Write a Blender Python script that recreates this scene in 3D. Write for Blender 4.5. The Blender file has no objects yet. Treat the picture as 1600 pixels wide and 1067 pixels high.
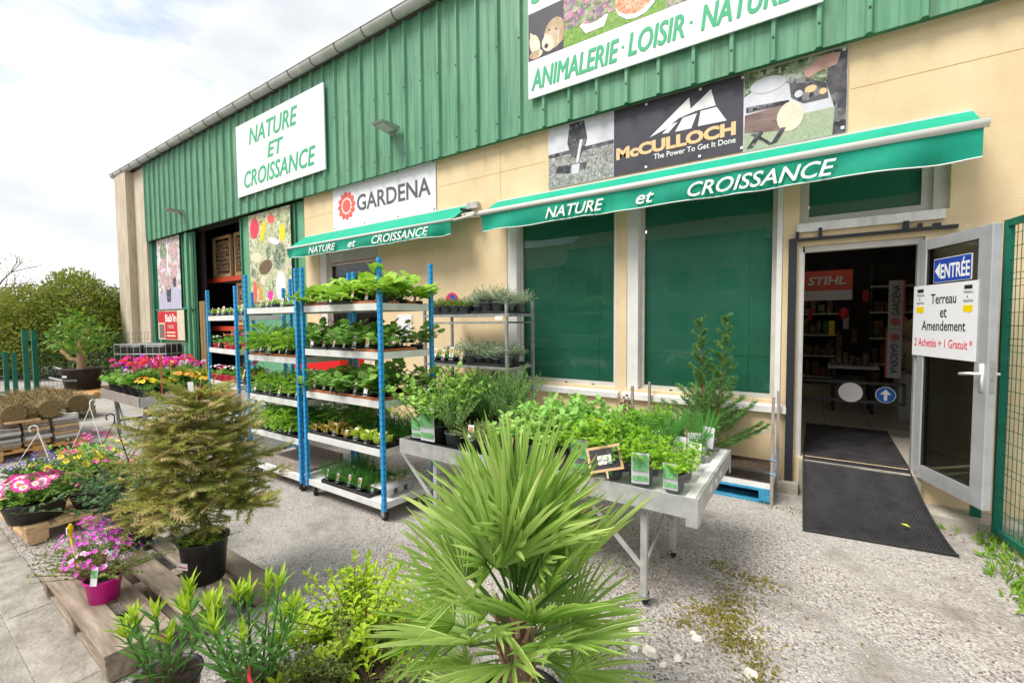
import bpy, math, random
import numpy as np
from mathutils import Matrix, Vector
R = math.radians
sc = bpy.context.scene
col = sc.collection

# ------------------------------------------------------------ camera
cam_d = bpy.data.cameras.new("camera"); cam = bpy.data.objects.new("camera", cam_d); col.objects.link(cam)
cam_d.sensor_width = 36; cam_d.lens = 15.762; cam_d.clip_start = 0.05; cam_d.clip_end = 600
def cam_axes(y, p, r):
    f = Vector((-math.sin(y)*math.cos(p), math.cos(y)*math.cos(p), -math.sin(p)))
    rt = Vector((math.cos(y), math.sin(y), 0)); up = rt.cross(f)
    return rt*math.cos(r)+up*math.sin(r), -rt*math.sin(r)+up*math.cos(r), f
_r, _u, _f = cam_axes(R(34.2715), R(2.6786), R(-0.46856))
M = Matrix(((_r.x, _u.x, -_f.x, 0), (_r.y, _u.y, -_f.y, -5.4), (_r.z, _u.z, -_f.z, 1.78), (0, 0, 0, 1)))
cam.matrix_world = M
sc.camera = cam

# ------------------------------------------------------------ sky and sun
SUN_EL, SUN_ROT = R(56), R(208)
w = bpy.data.worlds.new("World"); sc.world = w; w.use_nodes = True
nt = w.node_tree; nt.nodes.clear()
def N(t, k, **kw):
    n = t.nodes.new(k)
    for a, b in kw.items(): setattr(n, a, b)
    return n
out = N(nt, 'ShaderNodeOutputWorld'); bg = N(nt, 'ShaderNodeBackground'); sky = N(nt, 'ShaderNodeTexSky')
sky.sky_type = 'NISHITA'; sky.sun_disc = False; sky.sun_elevation = SUN_EL; sky.sun_rotation = SUN_ROT
tc = N(nt, 'ShaderNodeTexCoord'); mp = N(nt, 'ShaderNodeMapping'); mp.inputs['Scale'].default_value = (1.0, 1.0, 2.6)
no = N(nt, 'ShaderNodeTexNoise'); no.inputs['Scale'].default_value = 2.4; no.inputs['Detail'].default_value = 7; no.inputs['Roughness'].default_value = .55
cr = N(nt, 'ShaderNodeValToRGB'); cr.color_ramp.elements[0].position = .30; cr.color_ramp.elements[1].position = .46
n2 = N(nt, 'ShaderNodeTexNoise'); n2.inputs['Scale'].default_value = 3.7; n2.inputs['Detail'].default_value = 5
cr2 = N(nt, 'ShaderNodeValToRGB')
cr2.color_ramp.elements[0].position = .3; cr2.color_ramp.elements[0].color = (3.55, 3.7, 3.9, 1)
cr2.color_ramp.elements[1].position = .62; cr2.color_ramp.elements[1].color = (4.9, 5.0, 5.1, 1)
mx = N(nt, 'ShaderNodeMix', data_type='RGBA')
L = nt.links.new
L(tc.outputs['Generated'], mp.inputs['Vector']); L(mp.outputs['Vector'], no.inputs['Vector']); L(mp.outputs['Vector'], n2.inputs['Vector'])
L(no.outputs['Fac'], cr.inputs['Fac']); L(n2.outputs['Fac'], cr2.inputs['Fac'])
L(cr.outputs['Color'], mx.inputs['Factor']); L(sky.outputs['Color'], mx.inputs[6]); L(cr2.outputs['Color'], mx.inputs[7])
L(mx.outputs[2], bg.inputs['Color']); bg.inputs['Strength'].default_value = .125; L(bg.outputs[0], out.inputs['Surface'])
sd = bpy.data.lights.new("sun", 'SUN'); sd.energy = 2.3; sd.angle = R(26); sd.color = (1, .96, .9)
sun = bpy.data.objects.new("sun", sd); col.objects.link(sun)
sdir = Vector((math.sin(SUN_ROT)*math.cos(SUN_EL), math.cos(SUN_ROT)*math.cos(SUN_EL), math.sin(SUN_EL)))
sun.rotation_euler = sdir.to_track_quat('Z', 'Y').to_euler()
sc.view_settings.view_transform = 'Standard'; sc.view_settings.look = 'None'; sc.view_settings.gamma = 1
sc.view_settings.exposure = 0.96

# ------------------------------------------------------------ materials
def mat(name, c, rough=.6, c2=None, scale=8., detail=4., lo=.35, hi=.65, metal=0., bump=0., bscale=60., spec=.4, stretch=(1, 1, 1), trans=0., island=0., emit=None, streak=0., stint=(.45, .42, .36)):
    m = bpy.data.materials.new(name); m.use_nodes = True; t = m.node_tree
    b = t.nodes['Principled BSDF']; o = t.nodes['Material Output']
    b.inputs['Base Color'].default_value = (*c, 1); b.inputs['Roughness'].default_value = rough
    b.inputs['Metallic'].default_value = metal; b.inputs['Specular IOR Level'].default_value = spec
    if emit: b.inputs['Emission Color'].default_value = (*emit[0], 1); b.inputs['Emission Strength'].default_value = emit[1]
    src = None
    co = N(t, 'ShaderNodeTexCoord'); mpp = N(t, 'ShaderNodeMapping'); mpp.inputs['Scale'].default_value = stretch
    t.links.new(co.outputs['Object'], mpp.inputs['Vector'])
    if c2 is not None:
        if island:
            g = N(t, 'ShaderNodeNewGeometry'); oi = N(t, 'ShaderNodeObjectInfo')
            ad = N(t, 'ShaderNodeMath', operation='MULTIPLY_ADD'); ad.inputs[1].default_value = .5; ad.use_clamp = True
            t.links.new(oi.outputs['Random'], ad.inputs[0]); 
            mu = N(t, 'ShaderNodeMath', operation='MULTIPLY'); mu.inputs[1].default_value = island*.75
            t.links.new(g.outputs['Random Per Island'], mu.inputs[0]); t.links.new(mu.outputs[0], ad.inputs[2]); fac = ad.outputs[0]
        else:
            n = N(t, 'ShaderNodeTexNoise'); n.inputs['Scale'].default_value = scale; n.inputs['Detail'].default_value = detail; n.inputs['Roughness'].default_value = .6
            t.links.new(mpp.outputs[0], n.inputs['Vector'])
            mr = N(t, 'ShaderNodeMapRange'); mr.inputs['From Min'].default_value = lo; mr.inputs['From Max'].default_value = hi
            t.links.new(n.outputs['Fac'], mr.inputs['Value']); fac = mr.outputs[0]
        x = N(t, 'ShaderNodeMix', data_type='RGBA'); x.inputs[6].default_value = (*c, 1); x.inputs[7].default_value = (*c2, 1)
        t.links.new(fac, x.inputs['Factor']); t.links.new(x.outputs[2], b.inputs['Base Color']); src = x.outputs[2]
        if streak:
            ms_ = N(t, 'ShaderNodeMapping'); ms_.inputs['Scale'].default_value = (3.2, 3.2, .5); t.links.new(co.outputs['Object'], ms_.inputs['Vector'])
            ns_ = N(t, 'ShaderNodeTexNoise'); ns_.inputs['Scale'].default_value = 2.2; ns_.inputs['Detail'].default_value = 8; ns_.inputs['Roughness'].default_value = .65; t.links.new(ms_.outputs[0], ns_.inputs['Vector'])
            m2_ = N(t, 'ShaderNodeMapRange'); m2_.inputs['From Min'].default_value = .50; m2_.inputs['From Max'].default_value = .78; m2_.inputs['To Max'].default_value = streak; t.links.new(ns_.outputs['Fac'], m2_.inputs['Value'])
            x2_ = N(t, 'ShaderNodeMix', data_type='RGBA', blend_type='MULTIPLY'); x2_.inputs[7].default_value = (*stint, 1); t.links.new(m2_.outputs[0], x2_.inputs['Factor']); t.links.new(x.outputs[2], x2_.inputs[6]); t.links.new(x2_.outputs[2], b.inputs['Base Color']); src = x2_.outputs[2]
    if bump:
        n = N(t, 'ShaderNodeTexNoise'); n.inputs['Scale'].default_value = bscale; n.inputs['Detail'].default_value = 3
        t.links.new(mpp.outputs[0], n.inputs['Vector'])
        bp = N(t, 'ShaderNodeBump'); bp.inputs['Strength'].default_value = bump; bp.inputs['Distance'].default_value = .01
        t.links.new(n.outputs['Fac'], bp.inputs['Height']); t.links.new(bp.outputs[0], b.inputs['Normal'])
    if trans:
        tr = N(t, 'ShaderNodeBsdfTranslucent'); ms = N(t, 'ShaderNodeMixShader'); ms.inputs[0].default_value = trans
        if src: t.links.new(src, tr.inputs['Color'])
        else: tr.inputs['Color'].default_value = (*c, 1)
        t.links.new(b.outputs[0], ms.inputs[1]); t.links.new(tr.outputs[0], ms.inputs[2]); t.links.new(ms.outputs[0], o.inputs['Surface'])
    return m
def leaf(name, c, c2, rough=.45, trans=.38, island=.85): return mat(name, c, rough, c2, trans=trans, island=island, spec=.35)

def mottled(name, cols, scale, dist=.4, rough=.5, stretch=(1, 1, 1), spec=.3):
    """printed picture: patches of many colours"""
    m = bpy.data.materials.new(name); m.use_nodes = True; t = m.node_tree; b = t.nodes['Principled BSDF']
    co = N(t, 'ShaderNodeTexCoord'); mpp = N(t, 'ShaderNodeMapping'); mpp.inputs['Scale'].default_value = stretch
    t.links.new(co.outputs['Object'], mpp.inputs['Vector'])
    n = N(t, 'ShaderNodeTexNoise'); n.inputs['Scale'].default_value = scale*.8; n.inputs['Detail'].default_value = 3
    mm = N(t, 'ShaderNodeMix', data_type='RGBA'); mm.inputs['Factor'].default_value = dist*.12
    t.links.new(mpp.outputs[0], n.inputs['Vector']); t.links.new(mpp.outputs[0], mm.inputs[6]); t.links.new(n.outputs['Color'], mm.inputs[7])
    v = N(t, 'ShaderNodeTexVoronoi'); v.inputs['Scale'].default_value = scale
    t.links.new(mm.outputs[2], v.inputs['Vector'])
    n3 = N(t, 'ShaderNodeTexNoise'); n3.inputs['Scale'].default_value = scale*.25; n3.inputs['Detail'].default_value = 2; t.links.new(mpp.outputs[0], n3.inputs['Vector'])
    sp = N(t, 'ShaderNodeSeparateColor'); t.links.new(v.outputs['Color'], sp.inputs[0])
    ad = N(t, 'ShaderNodeMath', operation='ADD'); t.links.new(sp.outputs[0], ad.inputs[0]); t.links.new(n3.outputs['Fac'], ad.inputs[1])
    fr = N(t, 'ShaderNodeMath', operation='FRACT'); t.links.new(ad.outputs[0], fr.inputs[0])
    cr = N(t, 'ShaderNodeValToRGB'); cr.color_ramp.interpolation = 'LINEAR'
    els = cr.color_ramp.elements
    while len(els) < len(cols): els.new(.5)
    for i, c in enumerate(cols): els[i].position = i/(len(cols)-1); els[i].color = (*c, 1)
    t.links.new(fr.outputs[0], cr.inputs[0]); t.links.new(cr.outputs[0], b.inputs['Base Color'])
    b.inputs['Roughness'].default_value = rough; b.inputs['Specular IOR Level'].default_value = spec
    return m

K = {}
K['render'] = mat('roughcast_render', (.73, .56, .335), .9, (.82, .66, .42), scale=1.3, detail=8, bump=.7, bscale=110, spec=.1, streak=.22, stint=(.66, .60, .50))
K['clad'] = mat('green_cladding', (.08, .255, .15), .42, (.17, .375, .22), scale=3, detail=8, stretch=(4, 1, .22), lo=.36, hi=.68, spec=.45, streak=.8)
K['greenpaint'] = mat('green_paint', (.03, .17, .10), .45, (.06, .25, .15), scale=3, stretch=(2, 2, .5))
K['greenpaint2'] = mat('pale_green_paint', (.10, .30, .16), .5, (.15, .38, .22), scale=4, stretch=(2, 2, .5))
K['concrete'] = mat('concrete_pier', (.50, .42, .31), .9, (.62, .54, .42), scale=1.5, detail=7, stretch=(2, 2, .5), bump=.3, bscale=40, streak=.8)
K['plinth'] = mat('plinth_concrete', (.30, .27, .22), .95, (.48, .44, .37), scale=5, detail=8, bump=.6, bscale=30)
K['sillw'] = mat('sill_paint', (.68, .66, .62), .6, (.80, .79, .76), scale=6, bump=.1, streak=.5)
K['alu'] = mat('grey_aluminium', (.42, .43, .44), .35, (.52, .53, .54), scale=4, metal=.35)
K['frame'] = mat('window_frame', (.52, .50, .45), .45, (.60, .58, .53), scale=5)
K['reveal'] = mat('white_reveal', (.68, .66, .62), .7, (.78, .76, .72), scale=3)
K['gutter'] = mat('gutter_metal', (.42, .44, .40), .5, (.55, .56, .52), scale=4, detail=6, spec=.4)
K['dark'] = mat('dark_steel', (.02, .022, .028), .5)
K['brown'] = mat('bracket_brown', (.10, .05, .035), .7)
K['galv'] = mat('galvanised_steel', (.42, .42, .41), .45, (.60, .60, .58), scale=9, detail=8, metal=.3, spec=.5, streak=.6)
K['galvd'] = mat('worn_steel', (.26, .27, .27), .5, (.40, .40, .39), scale=12, metal=.3)
K['shelfw'] = mat('shelf_board', (.62, .62, .59), .55, (.76, .76, .74), scale=6, spec=.3)
K['blue'] = mat('blue_post', (.02, .30, .68), .38, (.035, .38, .78), scale=5, spec=.5)
K['hole'] = mat('post_hole', (.005, .02, .06), .8)
K['rubber'] = mat('black_rubber', (.018, .018, .019), .75, (.035, .035, .036), scale=20, bump=.3)
K['rubbermat'] = mat('mat_rubber', (.022, .020, .022), .7, (.05, .046, .05), scale=6, spec=.3)
K['potb'] = mat('black_pot', (.018, .019, .021), .45, (.045, .045, .045), scale=9)
K['potg'] = mat('grey_pot', (.12, .135, .15), .5, (.17, .185, .20), scale=9)
K['potg2'] = mat('pale_grey_pot', (.25, .26, .27), .5)
K['potp'] = mat('pink_pot', (.80, .015, .36), .35, (.85, .03, .42), scale=4)
K['potr'] = mat('red_pot', (.6, .02, .05), .4)
K['terra'] = mat('terracotta_tray', (.42, .15, .06), .6)
K['soil'] = mat('potting_soil', (.03, .02, .012), 1., (.07, .045, .03), scale=60, bump=.8, bscale=90)
K['white'] = mat('white_board', (.80, .80, .82), .45)
K['paper'] = mat('white_paper', (.78, .78, .80), .6)
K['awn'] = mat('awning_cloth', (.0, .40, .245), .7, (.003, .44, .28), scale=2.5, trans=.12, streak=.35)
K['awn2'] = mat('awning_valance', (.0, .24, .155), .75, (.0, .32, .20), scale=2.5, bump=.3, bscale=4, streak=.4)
K['bar'] = mat('awning_bar', (.66, .65, .60), .4)
K['letter'] = mat('white_lettering', (.82, .84, .80), .5)
K['green_l'] = mat('green_lettering', (.05, .42, .20), .5)
K['black_l'] = mat('black_lettering', (.02, .02, .025), .5)
K['grey_l'] = mat('grey_lettering', (.11, .105, .12), .5)
K['coral'] = mat('coral_print', (.80, .13, .10), .5)
K['redp'] = mat('red_print', (.62, .035, .05), .5)
K['yellowp'] = mat('yellow_plastic', (.85, .62, .0), .4)
K['bluep'] = mat('blue_print', (.02, .06, .38), .4)
K['bluesign'] = mat('blue_sign', (.01, .11, .42), .35)
K['redsign'] = mat('red_sign', (.75, .03, .07), .35)
K['banner'] = mat('charcoal_banner', (.045, .042, .055), .5, (.065, .06, .078), scale=3)
K['gold_l'] = mat('cream_gold_print', (.78, .52, .26), .5)
K['blind'] = mat('green_screen_blind', (.05, .225, .15), .8, (.085, .31, .215), scale=.9, detail=5, bump=.3, bscale=140, spec=.1)
K['wood'] = mat('weathered_wood', (.20, .155, .115), .9, (.40, .325, .25), scale=5, detail=7, stretch=(.6, 5, 3), bump=.5, bscale=12)
K['woodn'] = mat('pale_wood', (.52, .34, .17), .8, (.66, .46, .26), scale=5, detail=7, stretch=(.6, 5, 3), bump=.4, bscale=12)
K['woodo'] = mat('orange_wood', (.58, .30, .10), .8, (.66, .38, .15), scale=5, detail=6, stretch=(.6, 5, 3))
K['woodg'] = mat('grey_wood', (.24, .20, .17), .9, (.38, .33, .29), scale=8, stretch=(5, 5, .6))
K['woodolive'] = mat('olive_brown_board', (.20, .13, .05), .85, (.30, .21, .09), scale=6, stretch=(5, 5, .5))
K['bluepaint'] = mat('blue_pallet_paint', (.02, .20, .36), .7, (.05, .30, .48), scale=8)
K['fencegreen'] = mat('fence_green', (.004, .12, .075), .4, (.008, .16, .10), scale=6)
K['bark'] = mat('bark', (.12, .08, .05), .9, (.22, .15, .09), scale=12, bump=.6)
K['barkp'] = mat('pale_bark', (.34, .20, .11), .9, (.46, .30, .18), scale=9, bump=.5)
K['stem'] = mat('green_stem', (.08, .16, .03), .6)
K['stemr'] = mat('red_stem', (.20, .08, .04), .6)
K['cane'] = mat('orange_cane', (.50, .13, .05), .6)
K['tile'] = mat('floor_tile', (.42, .38, .31), .3, (.48, .43, .36), scale=3)
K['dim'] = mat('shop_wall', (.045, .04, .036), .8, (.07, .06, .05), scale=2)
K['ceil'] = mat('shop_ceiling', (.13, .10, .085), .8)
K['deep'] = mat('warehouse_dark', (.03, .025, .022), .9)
K['redbeam'] = mat('rack_beam', (.60, .07, .03), .5)
K['log'] = mat('firewood', (.34, .21, .12), .9, (.52, .36, .22), scale=14)
K['film'] = mat('stretch_film', (.48, .46, .43), .35, (.62, .60, .57), scale=6, stretch=(.7, .7, 9), detail=6, spec=.6)
K['heather'] = mat('heather_roll', (.14, .10, .045), .95, (.32, .22, .10), scale=30, stretch=(4, 4, .7), bump=.8, bscale=60)
K['heatherg'] = mat('heather_twig', (.16, .17, .05), .9, (.48, .33, .16), island=1.)
K['redcloth'] = mat('red_plastic', (.75, .012, .012), .45)
K['greenbox'] = mat('green_crate_plastic', (.01, .13, .08), .5)
K['asphaltd'] = mat('far_road', (.30, .29, .28), .9)
K['stonew'] = mat('white_stone', (.62, .57, .50), .8, (.75, .71, .64), scale=9, bump=.4)
K['skinp'] = mat('print_skin', (.50, .30, .24), .5)
K['cream'] = mat('print_cream', (.72, .60, .42), .5, (.80, .72, .58), scale=9)
K['lamp'] = mat('lit_tube', (.9, .9, .8), .4, emit=((1, .95, .75), 7.0))
K['moss_l'] = leaf('moss_green', (.24, .30, .04), (.36, .26, .06))
K['weed_l'] = leaf('weed_green', (.10, .30, .02), (.28, .42, .03))

# leaves
K['cuc'] = leaf('cucumber_leaf', (.20, .46, .035), (.46, .66, .08))
K['cucd'] = leaf('courgette_leaf', (.12, .31, .05), (.34, .56, .12))
K['tom'] = leaf('tomato_leaf', (.16, .42, .025), (.38, .62, .06))
K['tomd'] = leaf('dark_tomato_leaf', (.09, .28, .03), (.22, .46, .06))
K['let'] = leaf('lettuce_leaf', (.36, .46, .05), (.42, .22, .07))
K['lety'] = leaf('pale_lettuce_leaf', (.45, .62, .06), (.60, .72, .12))
K['chive'] = leaf('chive_leaf', (.07, .28, .05), (.16, .42, .08))
K['chived'] = leaf('onion_leaf', (.05, .22, .03), (.14, .38, .06))
K['thy'] = leaf('thyme_leaf', (.22, .32, .08), (.42, .50, .17))
K['ros'] = leaf('rosemary_leaf', (.14, .31, .09), (.34, .52, .17))
K['sage'] = leaf('mint_leaf', (.14, .40, .06), (.42, .66, .12))
K['basil'] = leaf('basil_leaf', (.20, .48, .07), (.50, .74, .22))
K['pars'] = leaf('parsley_leaf', (.16, .44, .02), (.42, .66, .05))
K['purple'] = leaf('purple_leaf', (.10, .02, .05), (.16, .05, .08))
K['lav'] = leaf('grey_leaf', (.28, .38, .24), (.48, .56, .38))
K['heath'] = leaf('heath_leaf', (.12, .22, .02), (.26, .36, .04))
K['ger'] = leaf('geranium_leaf', (.12, .34, .04), (.28, .50, .08))
K['spr'] = mat('spruce_needle', (.24, .28, .05), .6, (.50, .48, .12), scale=7, detail=6, lo=.40, hi=.66, trans=.35)
K['sprdry'] = mat('browning_needle', (.52, .43, .18), .8, (.74, .60, .33), scale=12, trans=.3)
K['sprtip'] = mat('dry_spruce_needle', (.52, .25, .08), .8, (.62, .36, .14), scale=9)
K['ole'] = leaf('oleander_leaf', (.06, .21, .05), (.16, .34, .07))
K['oley'] = leaf('young_oleander_leaf', (.32, .52, .03), (.55, .68, .06))
K['yel'] = leaf('yellow_green_leaf', (.24, .50, .02), (.54, .70, .05))
K['drk'] = leaf('dull_shrub_leaf', (.10, .18, .03), (.26, .32, .07))
K['dkl'] = leaf('dark_shrub_leaf', (.035, .12, .035), (.10, .20, .07))
K['palm'] = leaf('palm_blade', (.22, .42, .05), (.60, .74, .24), rough=.33, trans=.38)
K['cyp'] = leaf('cypress_leaf', (.10, .30, .08), (.26, .46, .14))
K['hedge'] = leaf('hedge_leaf', (.09, .20, .02), (.38, .37, .07))
K['hedgeg'] = leaf('green_hedge_leaf', (.06, .16, .025), (.20, .34, .06))
K['olivel'] = leaf('citrus_leaf', (.07, .20, .03), (.36, .50, .04))
K['spring'] = leaf('spring_leaf', (.30, .36, .04), (.42, .36, .10))
for n_, c_ in dict(pink=(.85, .25, .55), hot=(.85, .03, .35), red=(.8, .03, .03), pale=(.85, .55, .75), yel=(.9, .70, .0), orange=(.9, .35, .0), vio=(.10, .04, .28), mag=(.62, .06, .55), wht=(.8, .8, .82), purp=(.5, .02, .6)).items():
    K['f_'+n_] = mat('petal_'+n_, tuple(.86*x+.05 for x in c_), .6, tuple(min(1, x*1.25+.03) for x in c_), trans=.2, island=.9)

# ------------------------------------------------------------ mesh helper
class MB:
    def __init__(s): s.v = []; s.f = []; s.m = []; s.n = 0; s.mats = []
    def mi(s, k):
        if k not in s.mats: s.mats.append(k)
        return s.mats.index(k)
    def add(s, verts, faces, k):
        i = s.mi(k); n = s.n
        s.v.append(np.asarray(verts, float).reshape(-1, 3)); s.n += len(s.v[-1])
        s.f.extend([tuple(a+n for a in f) for f in faces]); s.m.extend([i]*len(faces)); return s
    def box(s, x0, x1, y0, y1, z0, z1, k, rot=None, at=None):
        v = np.array([(x, y, z) for x in (x0, x1) for y in (y0, y1) for z in (z0, z1)], float)
        if rot is not None: v = v @ np.array(rot).T
        if at is not None: v = v+np.array(at)
        return s.add(v, [(0, 1, 3, 2), (4, 6, 7, 5), (0, 4, 5, 1), (2, 3, 7, 6), (0, 2, 6, 4), (1, 5, 7, 3)], k)
    def bevbox(s, x0, x1, y0, y1, z0, z1, k, b=.006):
        """box with chamfered vertical edges and top rim"""
        P = [(x0+b, y0), (x1-b, y0), (x1, y0+b), (x1, y1-b), (x1-b, y1), (x0+b, y1), (x0, y1-b), (x0, y0+b)]
        cx, cy = (x0+x1)/2, (y0+y1)/2
        def ins(p): return (p[0]+(b if p[0] < cx else -b), p[1]+(b if p[1] < cy else -b))
        v = [(x, y, z0) for x, y in P]+[(x, y, z1-b) for x, y in P]+[(*ins(p), z1) for p in P]
        f = [tuple(range(7, -1, -1)), tuple(range(16, 24))]
        for j in (0, 8):
            for i in range(8): f.append((j+i, j+(i+1) % 8, j+8+(i+1) % 8, j+8+i))
        return s.add(v, f, k)
    def beam(s, a, b, w, h, k, up=(0, 0, 1)):
        a, b = np.array(a, float), np.array(b, float); d = b-a; l = np.linalg.norm(d); d /= l
        u = np.array(up, float); sd_ = np.cross(d, u)
        if np.linalg.norm(sd_) < 1e-4: sd_ = np.cross(d, (1, 0, 0))
        sd_ /= np.linalg.norm(sd_); u = np.cross(sd_, d)
        rot = np.stack([sd_, d, u], 1)
        return s.box(-w/2, w/2, 0, l, -h/2, h/2, k, rot, a)
    def tube(s, pts, r, k, n=8, cap=True):
        pts = [np.array(p, float) for p in pts]; rs = r if hasattr(r, '__len__') else [r]*len(pts)
        v = []; ref = None
        for i, p in enumerate(pts):
            d = pts[min(i+1, len(pts)-1)]-pts[max(i-1, 0)]; d = d/(np.linalg.norm(d)+1e-9)
            if ref is None: ref = np.array((0, 0, 1.)) if abs(d[2]) < .9 else np.array((1., 0, 0))
            a = np.cross(d, ref); a /= np.linalg.norm(a)+1e-9; b = np.cross(d, a); ref = -b if False else ref
            for j in range(n):
                t = 2*math.pi*j/n; v.append(p+rs[i]*(a*math.cos(t)+b*math.sin(t)))
        f = []
        for i in range(len(pts)-1):
            for j in range(n): f.append((i*n+j, i*n+(j+1) % n, (i+1)*n+(j+1) % n, (i+1)*n+j))
        if cap: f.append(tuple(range(n-1, -1, -1))); f.append(tuple((len(pts)-1)*n+j for j in range(n)))
        return s.add(v, f, k)
    def lathe(s, prof, k, n=20, at=(0, 0, 0), caps=(False, False), sq=0):
        v = []
        for r, z in prof:
            for j in range(n):
                t = 2*math.pi*(j+.5)/n; c, q = math.cos(t), math.sin(t)
                if sq: m = max(abs(c), abs(q)); kf = (1-sq)+sq/m; c *= kf; q *= kf
                v.append((at[0]+r*c, at[1]+r*q, at[2]+z))
        f = []
        for i in range(len(prof)-1):
            for j in range(n): f.append((i*n+j, i*n+(j+1) % n, (i+1)*n+(j+1) % n, (i+1)*n+j))
        if caps[0]: f.append(tuple(range(n-1, -1, -1)))
        if caps[1]: f.append(tuple((len(prof)-1)*n+j for j in range(n)))
        return s.add(v, f, k)
    def prism(s, pts, y0, y1, k):
        """polygon in XZ (counter-clockwise seen from -Y) pushed from y0 (front) to y1"""
        n = len(pts); v = [(x, y0, z) for x, z in pts]+[(x, y1, z) for x, z in pts]
        f = [tuple(range(n)), tuple(range(2*n-1, n-1, -1))]+[(i, i+n, (i+1) % n+n, (i+1) % n) for i in range(n)]
        return s.add(v, f, k)
    def batch(s, tmpl, P, D, U, Ls, Ws, k):
        tv, tf = TM[tmpl]; P = np.asarray(P, float); m = len(P)
        if m == 0: return s
        D = np.asarray(D, float); D = D/(np.linalg.norm(D, axis=1, keepdims=True)+1e-9)
        U = np.asarray(U, float)+1e-4*np.array((1, .3, .2)); S = np.cross(D, U); S /= np.linalg.norm(S, axis=1, keepdims=True)+1e-9
        Nn = np.cross(S, D); Ls = np.broadcast_to(Ls, (m,)).reshape(m, 1, 1); Ws = np.broadcast_to(Ws, (m,)).reshape(m, 1, 1)
        T = tv[None]
        V = P[:, None]+D[:, None]*T[..., 0:1]*Ls+S[:, None]*T[..., 1:2]*Ws+Nn[:, None]*T[..., 2:3]*Ls
        q = len(tv); i = s.mi(k); n0 = s.n
        s.v.append(V.reshape(-1, 3)); s.n += m*q
        for j in range(m):
            o = n0+j*q; s.f.extend([tuple(a+o for a in f) for f in tf])
        s.m.extend([i]*(m*len(tf))); return s
    def mesh(s, name, smooth=False):
        me = bpy.data.meshes.new(name)
        me.from_pydata(np.concatenate(s.v).tolist() if s.v else [], [], s.f)
        for k in s.mats: me.materials.append(K[k])
        me.polygons.foreach_set('material_index', s.m)
        if smooth: me.polygons.foreach_set('use_smooth', [True]*len(s.f))
        me.update(); return me
    def ob(s, name, parent=None, smooth=False, **kw):
        return link(name, s.mesh(name, smooth), parent, **kw)

def tag(o, label=None, cat=None, group=None, kind=None):
    if label: o['label'] = label
    if cat: o['category'] = cat
    if group: o['group'] = group
    if kind: o['kind'] = kind
    return o
def link(name, me, parent=None, label=None, cat=None, group=None, kind=None):
    o = bpy.data.objects.new(name, me); col.objects.link(o)
    if parent: o.parent = parent
    return tag(o, label, cat, group, kind)
def E(name, loc=(0, 0, 0), rz=0, label=None, cat=None, group=None, kind=None):
    o = bpy.data.objects.new(name, None); col.objects.link(o); o.location = loc; o.rotation_euler = (0, 0, rz); o.empty_display_size = .1
    return tag(o, label, cat, group, kind)

def bpoly(TMv): pass
TM = {}
def T(name, v, f): TM[name] = (np.array(v, float), [tuple(x) for x in f])
T('diam', [(0, 0, 0), (.45, -.5, .07), (1, 0, -.06), (.45, .5, .07)], [(0, 1, 2), (0, 2, 3)])
T('oval', [(0, 0, 0), (.25, -.42, .07), (.65, -.42, .05), (1, 0, -.12), (.65, .42, .05), (.25, .42, .07), (.5, 0, 0)],
  [(0, 1, 6), (1, 2, 6), (2, 3, 6), (3, 4, 6), (4, 5, 6), (5, 0, 6)])
def strip(name, secs, bend, fold):
    v = []; f = []
    for i, (a, wd) in enumerate(secs):
        c = -bend*a*a
        v += [(a, -wd/2, c+fold*wd), (a, 0, c), (a, wd/2, c+fold*wd)]
    for i in range(len(secs)-1):
        o = 3*i; f += [(o, o+3, o+4, o+1), (o+1, o+4, o+5, o+2)]
    T(name, v, f)
strip('lance', [(0, .12), (.3, .9), (.65, .8), (1, .02)], .14, .035)
strip('blade', [(0, .8), (.35, 1), (.7, .7), (1, .05)], .28, .008)
strip('palmb', [(0, .25), (.25, .85), (.6, 1), (.85, .6), (1, .04)], .09, .030)
strip('needle', [(0, .7), (1, .25)], 0, 0)
def roundleaf():
    v = [(.42, 0, 0)]; ang = [180, 215, 245, 275, 300, 325, 345, 0, 15, 35, 60, 85, 115, 145]; rad = [.30, .50, .47, .60, .50, .62, .54, .66, .54, .62, .50, .60, .47, .50]
    for a, r_ in zip(ang, rad): v.append((.42+r_*math.cos(R(a)), r_*math.sin(R(a)), -.30*r_*r_+(.05 if int(a) % 2 else 0)))
    T('round', v, [(0, i, i % 14+1) for i in range(1, 15)])
roundleaf()
def multi(name, parts, base='diam'):
    v = []; f = []
    for (px, py, pz, ang, l_, w_) in parts:
        tv, tf = TM[base]; o = len(v); ca, sa = math.cos(R(ang)), math.sin(R(ang))
        for a, b, c in tv: v.append((px+ca*a*l_-sa*b*w_, py+sa*a*l_+ca*b*w_, pz+c*l_-.15*(a*l_)**2))
        f += [tuple(x+o for x in ff) for ff in tf]
    T(name, v, f)
multi('jag', [(.2, 0, 0, 0, .8, .42), (.25, 0, 0, 50, .55, .36), (.25, 0, 0, -50, .55, .36), (0, 0, 0, 0, .3, .05)])
multi('pinn', [(.75, 0, -.1, 0, .42, .24), (.55, 0, -.03, 55, .38, .2), (.55, 0, -.03, -55, .38, .2), (.3, 0, .0, 65, .33, .18), (.3, 0, .0, -65, .33, .18), (.1, 0, 0, 60, .16, .1), (.1, 0, 0, -60, .16, .1), (0, 0, 0, 0, .8, .035)])
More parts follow.
